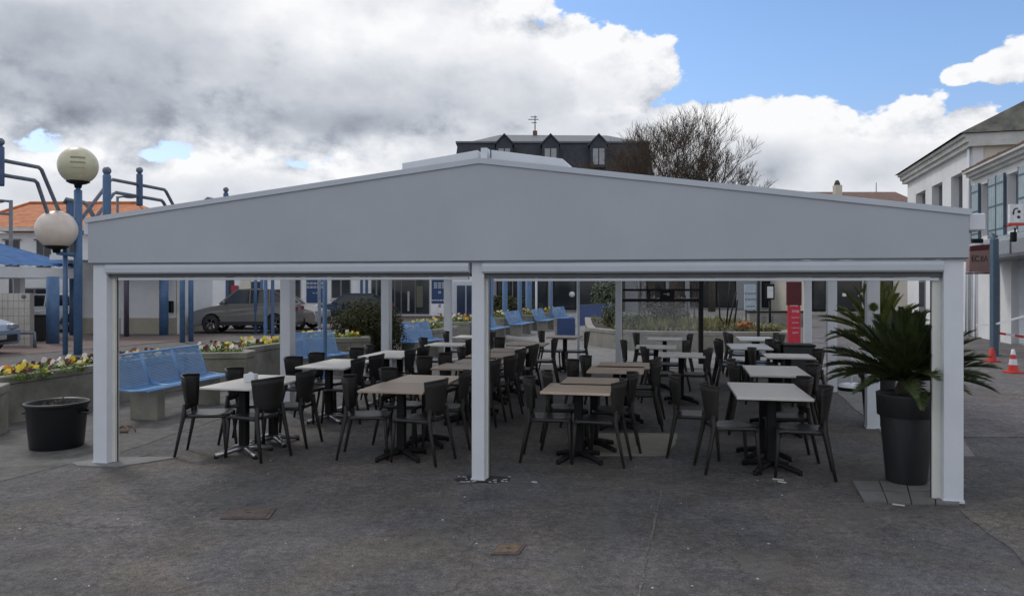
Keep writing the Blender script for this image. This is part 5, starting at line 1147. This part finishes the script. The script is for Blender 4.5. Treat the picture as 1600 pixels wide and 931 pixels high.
# ---------------------------------------------------------------- cars
def make_car(label, paint, Lc=4.3, H=1.5, wid=1.78, suv=True, lights=True):
    t = thing('parked_car', (0, 0, 0), label, 'car')       # local: length along X, front at -X
    h = H
    low = [(-Lc / 2, .35), (-Lc / 2 + .02, .62), (-Lc / 2 + .12, .78), (-Lc / 2 + .55, .90), (-Lc * .20, 1.0 * h / 1.5), (Lc * .30, 1.04 * h / 1.5), (Lc / 2 - .12, 1.0 * h / 1.5), (Lc / 2 - .02, .80), (Lc / 2, .40), (Lc / 2 - .1, .24)]
    wb = Lc * .30; wr = .34
    bottom = [(Lc / 2 - .1, .24)]
    def arch(cx): return [(cx + (wr + .06) * math.cos(a), .32 + (wr + .06) * math.sin(a)) for a in [math.pi * k / 8 for k in range(9)]]
    prof = low[:-1] + [(Lc / 2 - .08, .24)] + [(p[0], max(p[1], .24)) for p in arch(wb)] + [(p[0], max(p[1], .24)) for p in arch(-wb)] + [(-Lc / 2 + .08, .24)]
    # body as slices across the width with tumblehome
    b = MB(); n_ = len(prof); sl_ = []
    for y, k in ((-wid / 2 + .03, .0), (-wid / 2, .5), (-wid / 2 + .0, 1)): pass
    ys = [(-wid / 2, .97), (-wid / 2 + .10, 1.0), (wid / 2 - .10, 1.0), (wid / 2, .97)]
    vs = []
    for y, k in ys:
        for (x, z) in prof:
            inset = .05 if abs(y) > wid / 2 - .01 and z > .75 else 0
            vs.append((x * k, y - math.copysign(inset, y), z if z < .75 else z * (1 if k == 1 else .985)))
    fs = []
    for s in range(3):
        for i in range(n_): j = (i + 1) % n_; fs.append((s * n_ + i, s * n_ + j, (s + 1) * n_ + j, (s + 1) * n_ + i))
    fs += [tuple(range(n_)), tuple(reversed(range(3 * n_, 4 * n_)))]
    b.add(vs, fs, False); body = b.build('body', paint, t, bevel=.02)
    # cabin
    zb_ = 1.0 * h / 1.5; x = (-Lc * .22, -Lc * .07, Lc * .27, Lc * .45)
    cab = [(x[0], zb_ - .02), (x[1], h - .04), (Lc * .05, h), (x[2], h - .05), (x[3], zb_ + .02)]
    b = MB(); vs = []; m_ = len(cab)
    for y0, y1 in ((-wid / 2 + .07, -wid / 2 + .22), (wid / 2 - .07, wid / 2 - .22)):
        for (xx, z) in cab: f_ = (z - zb_) / (h - zb_); vs.append((xx, y0 + (y1 - y0) * max(0, f_), z))
    fs = [tuple(range(m_)), tuple(reversed(range(m_, 2 * m_)))] + [(i, i + 1, m_ + i + 1, m_ + i) for i in range(m_ - 1)]
    b.add(vs, fs, False); b.build('cabin_glass', glass, t)
    b = MB(); yy = wid / 2 - .20
    b.add([(x[1] - .03, -yy, h - .03), (Lc * .05, -yy, h + .015), (x[2] + .02, -yy, h - .03), (x[1] - .03, yy, h - .03), (Lc * .05, yy, h + .015), (x[2] + .02, yy, h - .03)], [(0, 1, 4, 3), (1, 2, 5, 4)], False)
    for s in (-1, 1):
        for (p, q) in (((x[0], zb_), (x[1], h - .03)), ((x[2], h - .04), (x[3], zb_ + .03))):
            b.beam((p[0], s * (wid / 2 - .075), p[1]), (q[0], s * (wid / 2 - .215), q[1]), .05, .07)
        for xx in (Lc * .06, Lc * .24): b.beam((xx, s * (wid / 2 - .07), zb_), (xx, s * (wid / 2 - .205), h - .03), .04, .07)
        b.beam((x[1], s * (wid / 2 - .21), h - .02), (x[2], s * (wid / 2 - .21), h - .03), .05, .05)
    b.build('roof', paint, t)
    for sx in (-1, 1):
        for sy in (-1, 1):
            b = MB(); b.lathe([(.22, -.1), (wr - .02, -.1), (wr, -.06), (wr, .06), (wr - .02, .1), (.22, .1)], n=24); wo_ = b.build('wheel', tyre, t); wo_.location = (sx * wb, sy * (wid / 2 - .10), wr); wo_.rotation_euler = (R(90), 0, 0)
            b = MB(); b.lathe([(.001, -.07), (.06, -.075), (.06, .075), (.001, .07)], n=10); b.lathe([(.20, -.09), (.225, -.09), (.225, .09), (.20, .09)], n=24)
            for k in range(5):
                a = k * 1.2566; b.beam((.05 * math.cos(a), .05 * math.sin(a), 0), (.21 * math.cos(a), .21 * math.sin(a), 0), .16, .04, (math.sin(a), -math.cos(a), 0))
            b.build('rim', rim_m, wo_)
    for s in (-1, 1):
        b = MB(); b.box((-Lc / 2 + .13, s * (wid / 2 - .25), .72), (.24, .34, .13), s * -.2); b.build('headlight', glass_pale, t, bevel=.02)
        b = MB(); b.box((Lc / 2 - .10, s * (wid / 2 - .18), .88), (.22, .3, .16)); b.build('tail_light', mat('tail_red', (.16, .012, .012), .2) if 'tail_red' not in bpy.data.materials else bpy.data.materials['tail_red'], t, bevel=.02)
        b = MB(); b.box((-Lc * .17, s * (wid / 2 + .07), zb_ + .05), (.12, .2, .12)); b.build('mirror', paint, t, bevel=.03)
        b = MB(); b.box((Lc * .0, s * (wid / 2 - .005), .36), (Lc * .42, .03, .14)); b.build('sill', tub_black, t)
        for xx in (Lc * .0, Lc * .2): b = MB(); b.box((xx, s * (wid / 2 - .002), .80), (.16, .03, .03)); b.build('handle', paint, t)
    b = MB(); b.box((-Lc / 2 + .02, 0, .42), (.10, wid * .75, .20)); b.build('grille', tub_black, t, bevel=.02)
    b = MB(); b.box((-Lc / 2 - .02, 0, .45), (.02, .5, .11)); b.build('number_plate', sign_white, t)
    return t
grey_paint = mat('grey_brown_car_paint', (.14, .135, .13), .3, metal=.4, var=.03); silver_paint = mat('silver_car_paint', (.33, .31, .30), .3, metal=.4, var=.03)
white_paint = mat('white_car_paint', (.68, .70, .72), .25, var=.02); blue_paint = mat('pale_blue_car_paint', (.25, .31, .42), .25, metal=.4, var=.03)
c1 = make_car('dark grey crossover car parked side-on behind the flower planters', grey_paint, 4.35, 1.58); c1.scale = (.92, .95, 1.07); c1.location = (gx(388, 29.6), 29.6, .016); c1.rotation_euler = (0, 0, R(6)); c1['group'] = 'cars parked behind the planters'
c2 = make_car('light grey car parked right behind the dark crossover', silver_paint, 4.3, 1.56); c2.location = (gx(432, 32.3), 32.3, .016); c2.rotation_euler = (0, 0, R(180 - 7)); c2['group'] = 'cars parked behind the planters'
c3 = make_car('white car parked behind the tiled wall under the hall', white_paint, 4.2, 1.5); c3.location = (gx(90, 31) - .1, 30.6, .016); c3.rotation_euler = (0, 0, R(4)); c3['group'] = 'cars parked behind the planters'
c4 = make_car('pale blue car with only its front showing at the left edge', blue_paint, 4.2, 1.45); c4.location = (gx(23, 19.5) - 2.75, 20.0, .012); c4.rotation_euler = (0, 0, R(180 - 4)); c4['group'] = 'cars parked behind the planters'
c5 = make_car('dark blue car tucked between the posts and the round bush', mat('navy_car_paint', (.03, .05, .09), .3, metal=.3), 4.2, 1.45); c5.location = (gx(548, 38), 38, .016); c5.rotation_euler = (0, 0, R(12)); c5['group'] = 'cars parked behind the planters'

# ---------------------------------------------------------------- bare trees
def bare_tree(px, Y, py_top, spread, label, seed, m=twig, levels=7, trunk_h=3.2, r0=.24, lean=0, fork=3):
    rr = random.Random(seed); t = thing('bare_tree', (gx(px, Y), Y, 0), label, 'tree', 'bare winter trees beyond the pavilion'); H = gz(py_top, Y)
    tr = MB(); tr.tube([(0, 0, 0), (.05, 0, trunk_h * .5), (lean * .2, 0, trunk_h)], [r0 * 1.25, r0, r0 * .85], 10); tr.build('trunk', bark, t)
    b = MB(); base = (H - trunk_h) * .262
    def br(p, d, ln, r, lv):
        pts = [p]; q = p; dd = d; ns = 3 if lv > 2 else 2
        for k in range(ns):
            dd = (dd + Vector((rr.uniform(-1, 1), rr.uniform(-1, 1), rr.uniform(-.4, .7))) * .22).normalized(); q = q + dd * ln / ns; pts.append(q)
        b.tube(pts, [r * (1 - .4 * k / ns) for k in range(ns + 1)], 5 if lv > 3 else 3, False)
        if lv == 0: return
        n_ = fork + (1 if lv == 2 else 0)
        for i in range(n_):
            sp = pts[-1] if i < 2 else pts[rr.randint(1, ns)]
            a = rr.uniform(0, 6.28); o = Vector((math.cos(a) * spread, math.sin(a) * spread, rr.uniform(-.15, .5))); s = rr.uniform(.55, 1.25) if i else rr.uniform(.2, .5)
            br(sp, (dd + o * s + Vector((0, 0, .05))).normalized(), ln * rr.uniform(.62, .86), max(.010, r * (.66 if i == 0 else .5)), lv - 1)
    for k in range(5):
        a = k * 1.2566 + rr.uniform(-.4, .4); d = Vector((math.cos(a) * .6 * spread + lean * .1, math.sin(a) * .6 * spread, 1)).normalized(); br(Vector((lean * .2, 0, trunk_h - .1)), d, base, r0 * .5, levels - 1)
    b.build('crown', m, t, recalc=False); return t
bare_tree(1050, 52, 166, .64, 'tallest bare winter tree right of the mansard building', 3, levels=7, trunk_h=4.5)
bare_tree(1112, 54, 215, .72, 'darker bare winter tree at the right of the tree group', 8, levels=7, r0=.22, trunk_h=4.5)
bare_tree(972, 55, 210, .75, 'brownish fine-twigged bare tree in front of the mansard building', 15, m=twig_b, levels=7, r0=.18, trunk_h=4)

bpy.context.view_layer.update()
